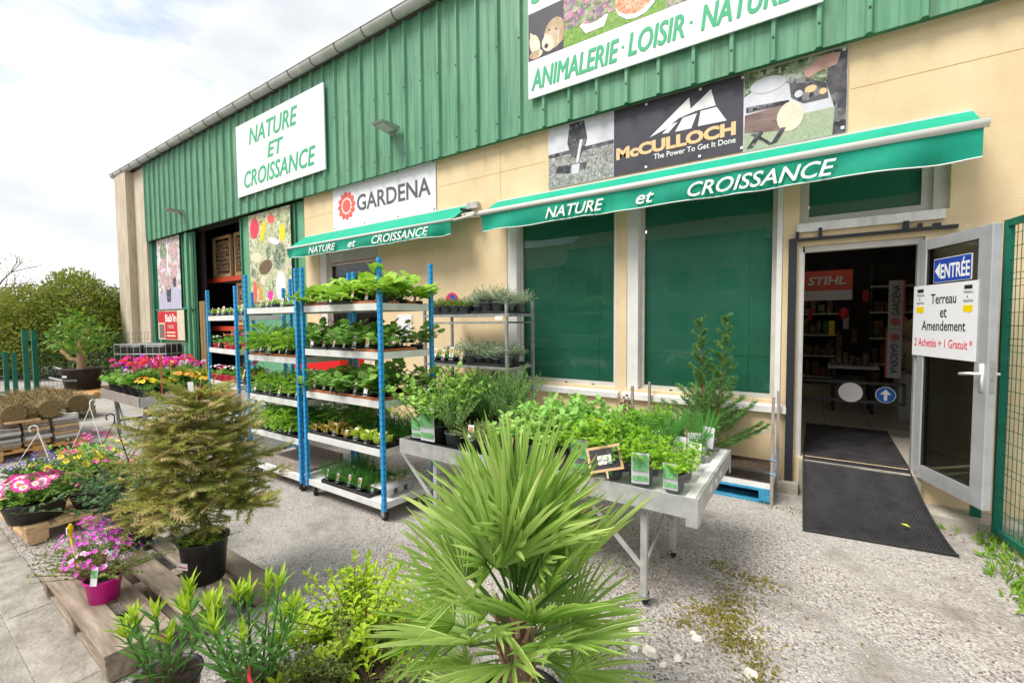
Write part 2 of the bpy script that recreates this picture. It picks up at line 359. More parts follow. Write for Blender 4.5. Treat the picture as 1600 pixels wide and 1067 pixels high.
def flower(name, n, inner=.08, cup=.15, wd=.55):
    v = []; f = []
    for i in range(n):
        a = 2*math.pi*i/n; h = math.pi/n*wd*1.9
        o = len(v)
        for r_, da, z in ((inner, 0, 0), (.36, -h, cup*.6), (.5, 0, cup), (.36, h, cup*.6)):
            v.append((z, r_*math.cos(a+da), r_*math.sin(a+da)))
        f += [(o, o+1, o+2), (o, o+2, o+3)]
    T(name, v, f)
flower('fl5', 5); flower('fl12', 12, .06, .03, .5)
def disc(name, n, z, r_): T(name, [(z, 0, 0)]+[(z*.8, r_*math.cos(2*math.pi*i/n), r_*math.sin(2*math.pi*i/n)) for i in range(n)], [(0, i, i % n+1) for i in range(1, n+1)])
disc('eye', 6, .05, .12); disc('eyew', 8, .035, .27)
def sprig():
    rg = np.random.RandomState(3); v = []; f = []
    for i in range(34):
        t = i/34; a = i*2.4; el = R(48+rg.uniform(-10, 10)); L_ = .30*(1-.25*t)
        d = np.array((math.cos(el), math.sin(el)*math.cos(a), math.sin(el)*math.sin(a)*.7)); b = np.array((t*.95, 0, 0)); sd_ = np.cross(d, (0.3, .5, .8)); sd_ /= np.linalg.norm(sd_)
        o = len(v); v += [b-sd_*.026, b+sd_*.026, b+d*L_]; f.append((o, o+1, o+2))
    o = len(v); v += [np.array((0, -.02, 0)), np.array((0, .02, 0)), np.array((1., 0, 0))]; f.append((o, o+1, o+2))
    T('sprig', v, f)
sprig()

# text -> mesh in the wall plane (x right, z up), lower-left at origin
def text_mesh(body, k, wdt, hgt, shear=0., bold=0., thick=.003, name='lettering', fat=0.):
    cu = bpy.data.curves.new('t', 'FONT'); cu.body = body; cu.shear = shear; cu.offset = bold; cu.extrude = .02; cu.resolution_u = 3
    o = bpy.data.objects.new('t', cu); col.objects.link(o); dg = bpy.context.evaluated_depsgraph_get(); dg.update()
    me = bpy.data.meshes.new_from_object(o.evaluated_get(dg)); bpy.data.objects.remove(o); bpy.data.curves.remove(cu)
    n = len(me.vertices); a = np.empty(n*3); me.vertices.foreach_get('co', a); a = a.reshape(-1, 3)
    mn, mxx = a.min(0), a.max(0); s = (a-mn)/(mxx-mn+1e-9)
    b = np.stack([s[:, 0]*wdt, -s[:, 2]*thick, s[:, 1]*hgt], 1)
    me.vertices.foreach_set('co', b.ravel()); me.name = name; me.materials.clear(); me.materials.append(K[k]); me.update()
    if fat:
        pol = [tuple(p.vertices) for p in me.polygons]; V = []; F = []
        for q, (dx, dz) in enumerate(((0, 0), (fat, 0), (fat*.5, fat*.8), (fat*.5, -fat*.5), (-fat*.3, fat*.3))):
            c_ = b.copy(); c_[:, 0] += dx; c_[:, 2] += dz; c_[:, 1] -= .0004*q; F += [tuple(i+len(V) for i in f) for f in pol]; V += c_.tolist()
        me = bpy.data.meshes.new(name); me.from_pydata(V, [], F); me.materials.append(K[k]); me.update()
    return me
def text(body, k, x, y, z, wdt, hgt, parent, rot=None, name='lettering', **kw):
    o = link(name, text_mesh(body, k, wdt, hgt, **kw), parent); o.location = (x, y, z)
    if rot: o.rotation_euler = rot
    return o
def sm(a): return a
rng = np.random.RandomState(7); rnd = random.Random(5)
def U3(n, s=1.): return (rng.rand(n, 3)*2-1)*s

# ============================================================ GROUND
def ground_mat():
    m = bpy.data.materials.new('gravelly_asphalt'); m.use_nodes = True; t = m.node_tree; b = t.nodes['Principled BSDF']
    co = N(t, 'ShaderNodeTexCoord'); P_ = co.outputs['Object']
    def noise(s, d=5, r_=.6):
        n = N(t, 'ShaderNodeTexNoise'); n.inputs['Scale'].default_value = s; n.inputs['Detail'].default_value = d; n.inputs['Roughness'].default_value = r_; t.links.new(P_, n.inputs['Vector']); return n.outputs['Fac']
    def ramp(src, a, c1, bb, c2):
        r_ = N(t, 'ShaderNodeValToRGB'); r_.color_ramp.elements[0].position = a; r_.color_ramp.elements[0].color = (*c1, 1); r_.color_ramp.elements[1].position = bb; r_.color_ramp.elements[1].color = (*c2, 1); t.links.new(src, r_.inputs[0]); return r_.outputs[0]
    def mixc(f_, a, b_, mode='MIX'):
        x = N(t, 'ShaderNodeMix', data_type='RGBA', blend_type=mode)
        if isinstance(f_, float): x.inputs['Factor'].default_value = f_
        else: t.links.new(f_, x.inputs['Factor'])
        t.links.new(a, x.inputs[6])
        if isinstance(b_, tuple): x.inputs[7].default_value = (*b_, 1)
        else: t.links.new(b_, x.inputs[7])
        return x.outputs[2]
    v = N(t, 'ShaderNodeTexVoronoi'); v.inputs['Scale'].default_value = 88; t.links.new(P_, v.inputs['Vector'])
    sp = N(t, 'ShaderNodeSeparateColor'); t.links.new(v.outputs['Color'], sp.inputs[0])
    peb = N(t, 'ShaderNodeValToRGB'); e = peb.color_ramp.elements
    e[0].position = 0; e[0].color = (.13, .11, .10, 1); e[1].position = 1; e[1].color = (.66, .63, .58, 1)
    for p_, c_ in ((.2, (.34, .305, .28)), (.5, (.45, .41, .375)), (.8, (.55, .515, .475))): q = e.new(p_); q.color = (*c_, 1)
    t.links.new(sp.outputs[0], peb.inputs[0])
    smooth_c = ramp(noise(14, 8, .7), .3, (.36, .335, .31), .7, (.52, .495, .465))
    fac = ramp(noise(.75, 8, .68), .43, (0, 0, 0), .60, (.85, .85, .85))
    c = mixc(fac, peb.outputs[0], smooth_c)
    dirt = ramp(noise(1.5, 10, .74), .50, (0, 0, 0), .68, (.8, .8, .8))
    c = mixc(dirt, c, (.19, .16, .13))
    c = mixc(ramp(noise(.9, 9, .7), .56, (0, 0, 0), .72, (.55, .55, .55)), c, (.62, .59, .55))
    c = mixc(.8, c, ramp(noise(.35, 3), .3, (.72, .72, .72), .7, (1.1, 1.09, 1.07)), 'MULTIPLY')
    t.links.new(c, b.inputs['Base Color']); b.inputs['Roughness'].default_value = .95; b.inputs['Specular IOR Level'].default_value = .15
    bp = N(t, 'ShaderNodeBump'); bp.inputs['Strength'].default_value = .8; bp.inputs['Distance'].default_value = .012
    t.links.new(v.outputs['Distance'], bp.inputs['Height']); bp.invert = True; t.links.new(bp.outputs[0], b.inputs['Normal'])
    return m
K['ground'] = ground_mat()
K['kerb'] = mat('kerb_stone', (.20, .18, .15), .95, (.40, .37, .32), scale=7, detail=12, lo=.3, hi=.66, bump=1., bscale=38, spec=.1)
K['pave'] = mat('pavement_concrete', (.22, .20, .17), .95, (.37, .345, .30), scale=5, detail=12, lo=.3, hi=.66, bump=1., bscale=60, spec=.1)
MB().add([(-250, -120, 0), (150, -120, 0), (150, 250, 0), (-250, 250, 0)], [(0, 1, 2, 3)], 'ground').ob('ground', kind='structure')
MB().box(-60, 30, -9, -4.970, -.02, .005, 'pave').ob('pavement', kind='structure')
k_ = MB(); x = -40.
while x < 12:
    l_ = 1.0; k_.bevbox(x, x+l_-.005, -4.962+rng.uniform(-.003, .003), -4.748+rng.uniform(-.008, .008), -.05, .006+rng.uniform(0, .003), 'kerb', .006); x += l_
k_.ob('kerb', kind='structure')

# loose stones and moss
def rocktmpl(name, seed):
    rg = np.random.RandomState(seed); v = []
    for i in range(3):
        for j in range(6):
            a = j*math.pi/3; r_ = (.42, .5, .3)[i]*(1+rg.uniform(-.25, .25)); v.append((r_*math.cos(a), r_*math.sin(a), (-.1, .12, .32)[i]+rg.uniform(-.05, .05)))
    v.append((0, 0, .38)); f = []
    for i in range(2):
        for j in range(6): f.append((i*6+j, i*6+(j+1) % 6, i*6+6+(j+1) % 6, i*6+6+j))
    for j in range(6): f.append((12+j, 12+(j+1) % 6, 18))
    T(name, v, f)
for i in range(3): rocktmpl('rock%d' % i, i+1)
for kk, nn, cols in (('grit', 5200, None),):
    g = MB()
    K['grit0'] = mat('loose_gravel_grey', (.20, .18, .165), .9, (.42, .38, .34), island=1.)
    K['grit1'] = mat('loose_gravel_pale', (.42, .38, .34), .9, (.70, .65, .58), island=1.)
    for i in range(3):
        for mk, n_ in (('grit0', 2400), ('grit1', 2000)):
            X = rng.uniform(-4.2, 1.3, n_); Y = rng.uniform(-4.7, -.4, n_)
            wgt = np.exp(-((X+.6)**2/1.2+(Y+3.0)**2/1.0))+.25*np.exp(-((X+2.4)**2/1.5+(Y+3.9)**2/.5))+.12
            keep = rng.rand(n_) < wgt; X, Y = X[keep], Y[keep]; n2_ = len(X)
            a = rng.uniform(0, 6.28, n2_); D = np.stack([np.cos(a), np.sin(a), 0*a], 1)
            sz = rng.uniform(.005, .016, n2_); g.batch('rock%d' % i, np.stack([X, Y, 0*X+.001], 1), D, np.tile((0, 0, 1.), (n2_, 1)), sz*.9, sz, mk)
    g.ob('loose_gravel', kind='stuff', label='loose grey and pale gravel strewn over the worn asphalt', cat='gravel')
K['litterc'] = leaf('dry_litter', (.10, .07, .04), (.34, .22, .10))
K['white_chip'] = K['stonew']
ORD_ = ['fourth nearest', 'third nearest', 'broad second nearest', 'fifth nearest', 'leftmost', 'rightmost', 'nearest left', 'smallest farthest', 'nearest']
for i, (x, y, s_) in enumerate([(-.52, -2.84, .075), (-.57, -3.04, .06), (-.70, -3.09, .11), (-.55, -2.80, .05), (-.82, -2.98, .10), (-.24, -2.95, .08), (-.78, -3.10, .07), (-.26, -2.64, .035), (-.62, -3.13, .05)]):
    r_ = MB(); r_.batch('rock%d' % (i % 3), [(0, 0, 0)], [(1, 0, 0)], [(0, 0, 1)], s_, s_*.75, 'stonew')
    o = r_.ob('white_stone', label=f'{ORD_[i]} pale stone of the scatter near the metal bench leg', cat='stone', group='pale stones near the bench leg'); o.location = (x, y, 0); o.rotation_euler = (0, 0, i*1.3)
ms = MB()
for (cx, cy, sx, sy, n_) in [(-.40, -2.40, .07, .10, 260), (-.46, -2.58, .09, .06, 300), (-.34, -2.74, .08, .07, 330), (-.22, -2.92, .05, .08, 160), (-.30, -2.05, .09, .05, 130), (-.52, -1.98, .08, .06, 110), (-.62, -2.75, .05, .04, 70), (-1.1, -2.3, .2, .12, 80), (-.22, -.55, .12, .05, 60), (.1, -2.2, .3, .3, 30)]:
    P_ = np.stack([rng.normal(cx, sx, n_), rng.normal(cy, sy, n_), np.zeros(n_)+.002], 1); D = U3(n_); D[:, 2] = np.abs(D[:, 2])+.25
    ms.batch('diam', P_, D, U3(n_), rng.uniform(.010, .034, n_), rng.uniform(.008, .02, n_), 'moss_l')
ms.ob('moss', kind='stuff', label='green and rusty moss growing between the gravel stones', cat='moss')
ms = MB()
n_ = 520; P_ = np.stack([rng.normal(1.32, .20, n_), rng.uniform(-1.75, -.25, n_), np.zeros(n_)+.002], 1); P_[:, 0] = np.maximum(P_[:, 0], 1.0+.12*rng.rand(n_)); D = U3(n_); D[:, 2] = np.abs(D[:, 2])+.5
ms.batch('oval', P_, D, U3(n_)*.4+np.array((0, 0, 1)), rng.uniform(.03, .085, n_), rng.uniform(.015, .035, n_), 'weed_l')
ms.batch('blade', P_[:260]+np.array((0.02, .01, 0)), D[:260]+np.array((0, 0, .8)), U3(260), rng.uniform(.05, .14, 260), .007, 'weed_l')
n_ = 90; P_ = np.stack([rng.uniform(.5, 1.0, n_), rng.normal(-.33, .04, n_), np.zeros(n_)+.002], 1); D = U3(n_); D[:, 2] = np.abs(D[:, 2])+.6
ms.batch('blade', P_, D, U3(n_), rng.uniform(.03, .09, n_), .006, 'weed_l')
ms.ob('weeds', kind='stuff', label='bright green weeds growing at the foot of the green mesh gate', cat='weeds')

# ============================================================ BUILDING
B = E('shop_building', (0, 0, 0), 0, 'cream rendered shop building with green ribbed metal cladding above', 'building')
def wall_open(x0, x1, z0, z1, ops, y0, y1, k, kr=None):
    b = MB(); xs = sorted({x0, x1, *[o[0] for o in ops], *[o[1] for o in ops]}); zs = sorted({z0, z1, *[o[2] for o in ops], *[o[3] for o in ops]})
    def solid(i, j):
        if i < 0 or j < 0 or i >= len(xs)-1 or j >= len(zs)-1: return None
        cx, cz = (xs[i]+xs[i+1])/2, (zs[j]+zs[j+1])/2
        return not any(o[0] < cx < o[1] and o[2] < cz < o[3] for o in ops)
    for i in range(len(xs)-1):
        for j in range(len(zs)-1):
            if not solid(i, j): continue
            a, c, d, e = xs[i], xs[i+1], zs[j], zs[j+1]
            b.add([(a, y0, d), (c, y0, d), (c, y0, e), (a, y0, e)], [(0, 1, 2, 3)], k); b.add([(a, y1, d), (c, y1, d), (c, y1, e), (a, y1, e)], [(3, 2, 1, 0)], k)
            for di, dj, q in ((-1, 0, [(a, y0, d), (a, y0, e), (a, y1, e), (a, y1, d)]), (1, 0, [(c, y0, d), (c, y1, d), (c, y1, e), (c, y0, e)]), (0, -1, [(a, y0, d), (a, y1, d), (c, y1, d), (c, y0, d)]), (0, 1, [(a, y0, e), (c, y0, e), (c, y1, e), (a, y1, e)])):
                s_ = solid(i+di, j+dj)
                if s_ is not True: b.add(q, [(0, 1, 2, 3)], (kr if (kr and s_ is False) else k))
    return b
OPS = [(-8.42, -6.60, 1.0, 3.35), (-3.76, -2.10, .92, 3.34), (-1.96, -.31, .92, 3.34), (-.17, .93, 2.72, 3.40), (-.17, .78, .36, 2.50)]
wb = wall_open(-8.9, 6.5, .06, 6.6, OPS, 0, .22, 'render')
wb.ob('wall', B)
MB().box(-8.9, -.13, -.13, .2, -.1, .11, 'plinth').box(.80, 6.5, -.30, .2, -.1, .10, 'plinth').box(-.1295, .7995, -.06, .22, -.1, .355, 'plinth').ob('plinth', B)
# horizontal crack-like joints of the render
jn = MB(); K['joint'] = mat('render_joint', (.50, .33, .15), .95)
for (a, c, z) in ((-8.9, -7.9, 3.93), (-5.1, -3.1, 3.93), (.22, 6.5, 3.93)): jn.box(a, c, -.0015, 0.01, z, z+.006, 'joint')
jn.box(-3.86, -3.855, -.0015, .01, 3.2, 4.3, 'joint')
jn.ob('render_joint', B)
# window surrounds
def window(x0, x1, z0, z1, sill=True, blind=True, name='window', frame=.05, setb=.10, reveal='L', glassk='glass', mull=False, sillx=None):
    wn = MB(); y = setb
    f_ = frame
    wn.box(x0, x1, y, y+.05, z0, z0+f_, 'frame').box(x0, x1, y, y+.05, z1-f_, z1, 'frame').box(x0, x0+f_, y, y+.05, z0+f_, z1-f_, 'frame').box(x1-f_, x1, y, y+.05, z0+f_, z1-f_, 'frame')
    wn.box(x0+.0, x1, y-.02, y-.001, z0, z0+.022, 'frame')
    for q in (.3, .72) if x1-x0 < 1.2 else (.25, .5, .77): wn.box(x0+(x1-x0)*q, x0+(x1-x0)*q+.035, y-.024, y-.019, z0+.005, z0+.018, 'dark')
    o = wn.ob(name, B)
    MB().box(x0+f_, x1-f_, y+.018, y+.026, z0+f_, z1-f_, glassk).ob('pane', o)
    if blind: MB().box(x0+f_, x1-f_, y+.07, y+.075, z0+f_*.5, z1, 'blind').box(x0+f_, x1-f_, y+.066, y+.08, z0+f_*.5+.42, z0+f_*.5+.428, 'greenpaint').box(x0+f_+(x1-x0)*.78, x0+f_+(x1-x0)*.78+.006, y+.066, y+.08, z0+f_, z1, 'greenpaint').ob('blind', o)
    return o
def glass(name, rough=0., tint=(.9, .97, .95)):
    m = bpy.data.materials.new(name); m.use_nodes = True; t = m.node_tree; t.nodes.remove(t.nodes['Principled BSDF']); o = t.nodes['Material Output']
    tr = N(t, 'ShaderNodeBsdfTransparent'); tr.inputs[0].default_value = (*tint, 1); gl = N(t, 'ShaderNodeBsdfGlossy'); gl.inputs['Roughness'].default_value = rough
    fr = N(t, 'ShaderNodeFresnel'); fr.inputs[0].default_value = 1.5; mu = N(t, 'ShaderNodeMath', operation='MULTIPLY'); mu.inputs[1].default_value = .7
    x = N(t, 'ShaderNodeMixShader'); t.links.new(fr.outputs[0], mu.inputs[0]); t.links.new(mu.outputs[0], x.inputs[0]); t.links.new(tr.outputs[0], x.inputs[1]); t.links.new(gl.outputs[0], x.inputs[2]); t.links.new(x.outputs[0], o.inputs['Surface'])
    return m
K['glass'] = glass('window_glass'); K['glassd'] = glass('smoked_glass', 0, (.45, .48, .47))
w1 = window(-3.60, -2.115, .92, 3.34); w2 = window(-1.82, -.36, .92, 3.34); w3 = window(-.169, .83, 2.722, 3.40, frame=.075)
w0 = window(-8.2, -6.62, 1.0, 2.95, blind=False, glassk='glassd')
for o, (a, c) in ((w1, (-3.76, -3.60)), (w2, (-1.96, -1.82)), (w0, (-8.42, -8.2))): MB().box(a, c, .012, .16, .92, 3.33, 'reveal').ob('jamb', o)
MB().box(-.36, -.312, -.012, .12, .88, 3.33, 'reveal').ob('jamb', w2); MB().box(-2.113, -2.098, -.004, .12, .9, 3.33, 'reveal').ob('jamb', w1)
MB().box(.83, .93, .06, .16, 2.72, 3.4, 'frame').ob('jamb', w3)
# roller shutter slats behind the first window head
sl = MB()
for i in range(9): sl.box(-8.2, -6.62, .05, .09, 2.96+i*.042, 2.998+i*.042, 'frame')
sl.ob('shutter', w0)
bb = MB()
for i in range(40): bb.box(-8.15, -6.67, .19, .205, 1.05+i*.047, 1.08+i*.047, 'dim')
bb.ob('slat_blind', w0)
for o, (a, c) in ((w1, (-3.82, -2.05)), (w2, (-2.00, -.25))):
    MB().add([(a, -.06, .80), (c, -.06, .80), (c, -.06, .865), (a, -.06, .865), (a, .10, .80), (c, .10, .80), (c, .10, .915), (a, .10, .915)], [(0, 1, 2, 3), (3, 2, 6, 7), (0, 3, 7, 4), (1, 5, 6, 2), (0, 4, 5, 1), (7, 6, 5, 4)], 'sillw').ob('sill', o)
MB().box(-.19, .90, -.035, .1, 2.635, 2.718, 'sillw').ob('sill', w3)
MB().box(-8.5, -6.5, -.05, .1, .9, .995, 'sillw').ob('sill', w0)
# cladding
def cladding(x0, x1, z0, z1, yb, k='clad'):
    prof = [(x0, yb)]; x = -6.05; 
    while x-.3755 > x0+.06: x -= .3755
    if x < x0: x += .3755
    while x < x1-.06:
        prof += [(x-.036, yb), (x-.016, yb-.045), (x+.016, yb-.045), (x+.036, yb)]
        prof += [(x+.17, yb), (x+.18, yb-.006), (x+.20, yb-.006), (x+.21, yb)]
        x += .3755
    prof.append((x1, yb)); m = len(prof)
    v = [(a, b, z0) for a, b in prof]+[(a, b, z1) for a, b in prof]+[(a, b+.012, z0) for a, b in prof]
    f = [(i, i+1, m+i+1, m+i) for i in range(m-1)]+[(2*m+i, 2*m+i+1, i+1, i) for i in range(m-1)]
    return MB().add(v, f, k)
c_ = cladding(-17.45, 6.5, 4.335, 6.66, -.115)
c_.box(-17.45, 6.5, -.10, .0, 4.36, 4.40, 'greenpaint')
c_.ob('cladding', B)
sc_ = MB()
x = -6.05-.3755*30
while x < 6: 
    for z in (4.55, 5.6): sc_.box(x-.009, x+.009, -.166, -.159, z-.009, z+.009, 'dark')
    x += .3755
sc_.ob('rivets', B, kind='stuff')
# gutter, roof edge
gt = MB(); ny = 10
v = []; f = []
for x in (-19.72, 6.5):
    for i in range(ny+1):
        a = math.pi+math.pi*i/ny; v.append((x, -.26+.095*math.cos(a), 6.75+.11*math.sin(a)))
    for i in range(ny, -1, -1):
        a = math.pi+math.pi*i/ny; v.append((x, -.26+.088*math.cos(a), 6.752+.10*math.sin(a)))
m_ = 2*(ny+1)
f = [(i, (i+1) % m_, m_+(i+1) % m_, m_+i) for i in range(m_)]+[tuple(range(m_-1, -1, -1)), tuple(range(m_, 2*m_))]
gt.add(v, f, 'gutter')
gt.tube([(-19.72, -.355, 6.755), (6.5, -.355, 6.755)], .011, 'gutter', 8)
go = gt.ob('gutter', B, True)
x = -19.4
while x < 6.4:
    br = MB(); pts = [(x, -.26+.103*math.cos(math.pi+math.pi*i/8), 6.752+.117*math.sin(math.pi+math.pi*i/8)) for i in range(9)]+[(x, -.10, 6.76)]
    br.tube(pts, .008, 'brown', 5); br.ob('bracket', go); x += .76
K['roof'] = mat('roof_sheet', (.30, .30, .29), .8)
MB().add([(-19.8, -.22, 6.79), (6.5, -.22, 6.79), (6.5, 15, 9.0), (-19.8, 15, 9.0), (-19.8, -.22, 6.74), (6.5, -.22, 6.74), (6.5, 15, 8.95), (-19.8, 15, 8.95)], [(0, 1, 2, 3), (7, 6, 5, 4), (0, 4, 5, 1), (1, 5, 6, 2), (2, 6, 7, 3), (3, 7, 4, 0)], 'roof').ob('roof', B)
MB().box(-19.7, -19.5, 1.0, 15, 0, 7.2, 'concrete').ob('side_wall', B); MB().box(-19.5, 6.5, 14.8, 15, 0, 8, 'concrete').ob('rear_wall', B)
# concrete pier at the far corner
MB().box(-19.45, -18.42, -.30, .95, -.1, 6.66, 'concrete').box(-18.4195, -17.46, -.10, .25, -.1, 6.64, 'concrete').ob('pier', B)
dp_ = MB(); dp_.tube([(-19.55, -.26, 6.62), (-19.55, -.22, 6.45), (-19.52, .1, 6.2)], .05, 'gutter', 10); dp_.ob('downpipe', B, True)

# warehouse bay: sliding doors and interior
MB().box(-17.455, -17.30, -.03, .06, 0, 4.33, 'greenpaint').box(-14.72, -14.62, -.07, .0, 0, 4.30, 'greenpaint2').box(-17.30, -14.44, .0, .05, 2.17, 2.23, 'greenpaint').ob('door_post', B)
ld = E('sliding_door', (0, 0, 0)); ld.parent = B
cd = MB(); cd.box(-17.30, -14.46, .062, .10, .06, 4.34, 'greenpaint2')
for xx in (-17.28, -16.98, -15.22, -14.95, -14.52): cd.box(xx, xx+.05, .03, .0615, .06, 4.32, 'greenpaint')
cd.box(-14.46, -14.42, .02, .10, .06, 4.3, 'yellowp') if False else None
cd.ob('door_panel', ld)
rd = E('sliding_door'); rd.parent = B
cd = MB(); cd.box(-11.72, -8.905, .062, .12, .06, 4.34, 'greenpaint2')
for xx in (-11.72, -11.30, -9.34): cd.box(xx, xx+.05, .02, .0615, .06, 4.32, 'greenpaint')
cd.box(-11.6, -9.35, .03, .0615, 2.02, 2.16, 'greenpaint')
cd.ob('door_panel', rd)
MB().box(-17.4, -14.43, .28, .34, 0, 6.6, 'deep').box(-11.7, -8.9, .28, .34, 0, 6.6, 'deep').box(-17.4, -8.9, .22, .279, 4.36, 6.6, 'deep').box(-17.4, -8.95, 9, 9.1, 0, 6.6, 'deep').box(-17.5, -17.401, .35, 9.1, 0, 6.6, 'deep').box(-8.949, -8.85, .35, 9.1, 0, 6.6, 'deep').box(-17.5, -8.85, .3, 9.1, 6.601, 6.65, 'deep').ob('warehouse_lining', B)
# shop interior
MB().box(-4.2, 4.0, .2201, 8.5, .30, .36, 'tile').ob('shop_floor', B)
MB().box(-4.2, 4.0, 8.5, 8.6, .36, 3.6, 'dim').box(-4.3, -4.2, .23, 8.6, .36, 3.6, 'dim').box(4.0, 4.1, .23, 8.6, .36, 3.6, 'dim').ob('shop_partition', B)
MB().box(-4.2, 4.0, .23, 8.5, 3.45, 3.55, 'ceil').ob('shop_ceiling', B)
jg = MB(); K['grout'] = mat('tile_grout', (.22, .20, .17), .8)
for i in range(16): jg.box(-3.9+i*.5, -3.894+i*.5, .25, 8.4, .3601, .3615, 'grout')
for i in range(16): jg.box(-4.1, 3.9, .5+i*.5, .506+i*.5, .3601, .3614, 'grout')
jg.ob('floor_joints', B)

# ============================================================ SHOP DOOR
D_ = E('glass_door', (.77, -.005, 0), math.atan2(-.75, .30), 'grey aluminium glazed entrance door standing open under the wall lamp rail', 'door')
D_['label'] = 'grey aluminium glazed door standing wide open beside the entrance'
# local x along the leaf, local y normal
fr = MB(); a0, a1, z0, z1 = 0, .785, .345, 2.455
fr.bevbox(a0, a0+.085, -.03, .03, z0, z1, 'alu').bevbox(a1-.13, a1, -.03, .03, z0, z1, 'alu').box(a0+.085, a1-.13, -.028, .028, z0+.0, z0+.12, 'alu').box(a0+.085, a1-.13, -.028, .028, z1-.09, z1, 'alu')
fr.box(a0+.085, a0+.093, -.02, .02, z0+.12, z1-.09, 'rubber').box(a1-.138, a1-.13, -.02, .02, z0+.12, z1-.09, 'rubber')
fr.ob('door_frame', D_)
MB().box(a0+.093, a1-.138, -.008, .004, z0+.12, z1-.09, 'glassd').ob('pane', D_)
hd = MB(); hd.tube([(a1-.05, -.03, 1.355), (a1-.05, -.075, 1.355), (a1-.08, -.082, 1.355), (a1-.19, -.08, 1.34)], .011, 'white', 8); hd.tube([(a1-.05, .03, 1.355), (a1-.05, .075, 1.355), (a1-.17, .08, 1.345)], .011, 'white', 8)
hd.box(a1-.07, a1-.03, -.036, -.0305, 1.22, 1.43, 'white'); hd.ob('handle', D_, True)
MB().box(a1-.0005, a1+.004, -.014, .014, 1.22, 1.46, 'galvd').ob('lock_plate', D_)
es = E('entrance_sticker', (0, 0, 0)); es.parent = D_
# signs on the leaf are seen from local -y side
MB().box(.16, .575, -.014, -.0085, 2.07, 2.27, 'letter').box(.165, .57, -.0155, -.0141, 2.075, 2.265, 'bluep').ob('sign_plate', es)
text('ENTRÉE', 'letter', .245, -.0156, 2.10, .315, .15, es, bold=.02, thick=.001)
MB().prism([(.178, 2.17), (.235, 2.105), (.235, 2.235)], -.017, -.0156, 'letter').ob('arrow', es)
pn = E('price_notice', (0, 0, 0)); pn.parent = D_
MB().box(-.05, .68, -.036, -.032, 1.44, 2.055, 'paper').ob('paper', pn)
yy = -.0365
text('Terreau', 'black_l', .175, yy, 1.89, .29, .085, pn, thick=.0008, bold=.01)
text('et', 'black_l', .29, yy, 1.775, .075, .075, pn, thick=.0008, bold=.01)
text('Amendement', 'black_l', .07, yy, 1.665, .50, .085, pn, thick=.0008, bold=.01)
text('2 Achetés + 1 Gratuit *', 'redsign', -.02, yy, 1.525, .665, .075, pn, thick=.0008, bold=.008)
for q in (0, 1):
    x_ = -.02 if q == 0 else .525
    MB().box(x_+.02, x_+.10, yy-.001, yy, 1.995, 2.025, 'black_l').ob('label_mark', pn)
    for j, tx in enumerate(('TERREAU', '&', 'TRADITION')): text(tx, 'grey_l', x_+(.045 if tx == '&' else .01), yy, 1.96-j*.034, (.015 if tx == '&' else .10), .020, pn, thick=.0008)
    MB().prism([(x_+.015, 1.87), (x_+.015, 1.82), (x_+.055, 1.82), (x_+.07, 1.81), (x_+.11, 1.825), (x_+.11, 1.87)], yy-.001, yy, 'yellowp').ob('bag_print', pn)
# fixed frame of the doorway
DF = E('door_surround', (0, 0, 0)); DF.parent = B
MB().box(-.17, -.135, .03, .12, .36, 2.50, 'reveal').box(-.135, -.12, .03, .12, .36, 2.44, 'frame').box(.735, .78, .03, .12, .36, 2.50, 'alu').box(-.12, .735, .03, .12, 2.44, 2.50, 'frame').ob('door_frame', DF)
MB().box(-.255, -.185, -.055, -.001, .06, 2.575, 'dark').box(-.185, .98, -.055, -.002, 2.545, 2.572, 'dark').box(-.20, -.17, -.05, -.01, 2.576, 2.64, 'dark').box(-.01, .02, -.05, -.01, 2.576, 2.66, 'dark').box(.62, .66, -.06, -.005, 2.576, 2.64, 'dark').box(.72, .75, -.05, -.005, 2.573, 2.61, 'dark').box(.82, .87, -.05, -.005, 2.573, 2.60, 'dark').ob('sliding_rail', DF)
# ramp mat
rm = MB(); nu, nv = 12, 16; v = []; f = []
for j in range(nv+1):
    t = j/nv
    for i in range(nu+1):
        s_ = i/nu; A = np.array((-.10+.83*s_, -.005, 0)); Bq = np.array((-.07+.97*s_, -1.0+.13*s_, 0)); P_ = A*(1-t)+Bq*t
        z = .37*(1-t)**1.7*(1-.25*t)+.012 + (.02*math.sin(3*t)*(s_ > .8))
        v.append((P_[0], P_[1], z))
n0 = len(v); v += [(a, b, c-.012) for a, b, c in v]
for j in range(nv):
    for i in range(nu):
        a = j*(nu+1)+i; q = (a, a+nu+1, a+nu+2, a+1); f.append(q); f.append(tuple(x+n0 for x in q[::-1]))
def rim(seq):
    for a, b in zip(seq, seq[1:]): f.append((a, b, b+n0, a+n0))
rim([i for i in range(nu+1)]); rim([nv*(nu+1)+i for i in range(nu, -1, -1)]); rim([j*(nu+1) for j in range(nv, -1, -1)]); rim([j*(nu+1)+nu for j in range(nv+1)])
rm.add(v, f, 'rubbermat')
va = np.array(v[:n0]).reshape(nv+1, nu+1, 3)
def onmat(s_, t):
    j = min(int(t*nv), nv-1); i = min(int(s_*nu), nu-1); a = t*nv-j; b = s_*nu-i
    return (va[j, i]*(1-a)*(1-b)+va[j+1, i]*a*(1-b)+va[j, i+1]*(1-a)*b+va[j+1, i+1]*a*b)
RMo = rm.ob('door_mat', None, True, label='black rubber ramp mat sloping from the shop threshold to the ground', cat='door mat')
nb = MB()
for j in range(46):
    for i in range(40):
        p = onmat((i+.5+(j % 2)*.4)/41, (j+.5)/46); nb.box(p[0]-.006, p[0]+.006, p[1]-.005, p[1]+.005, p[2]-.001, p[2]+.006, 'rubber')
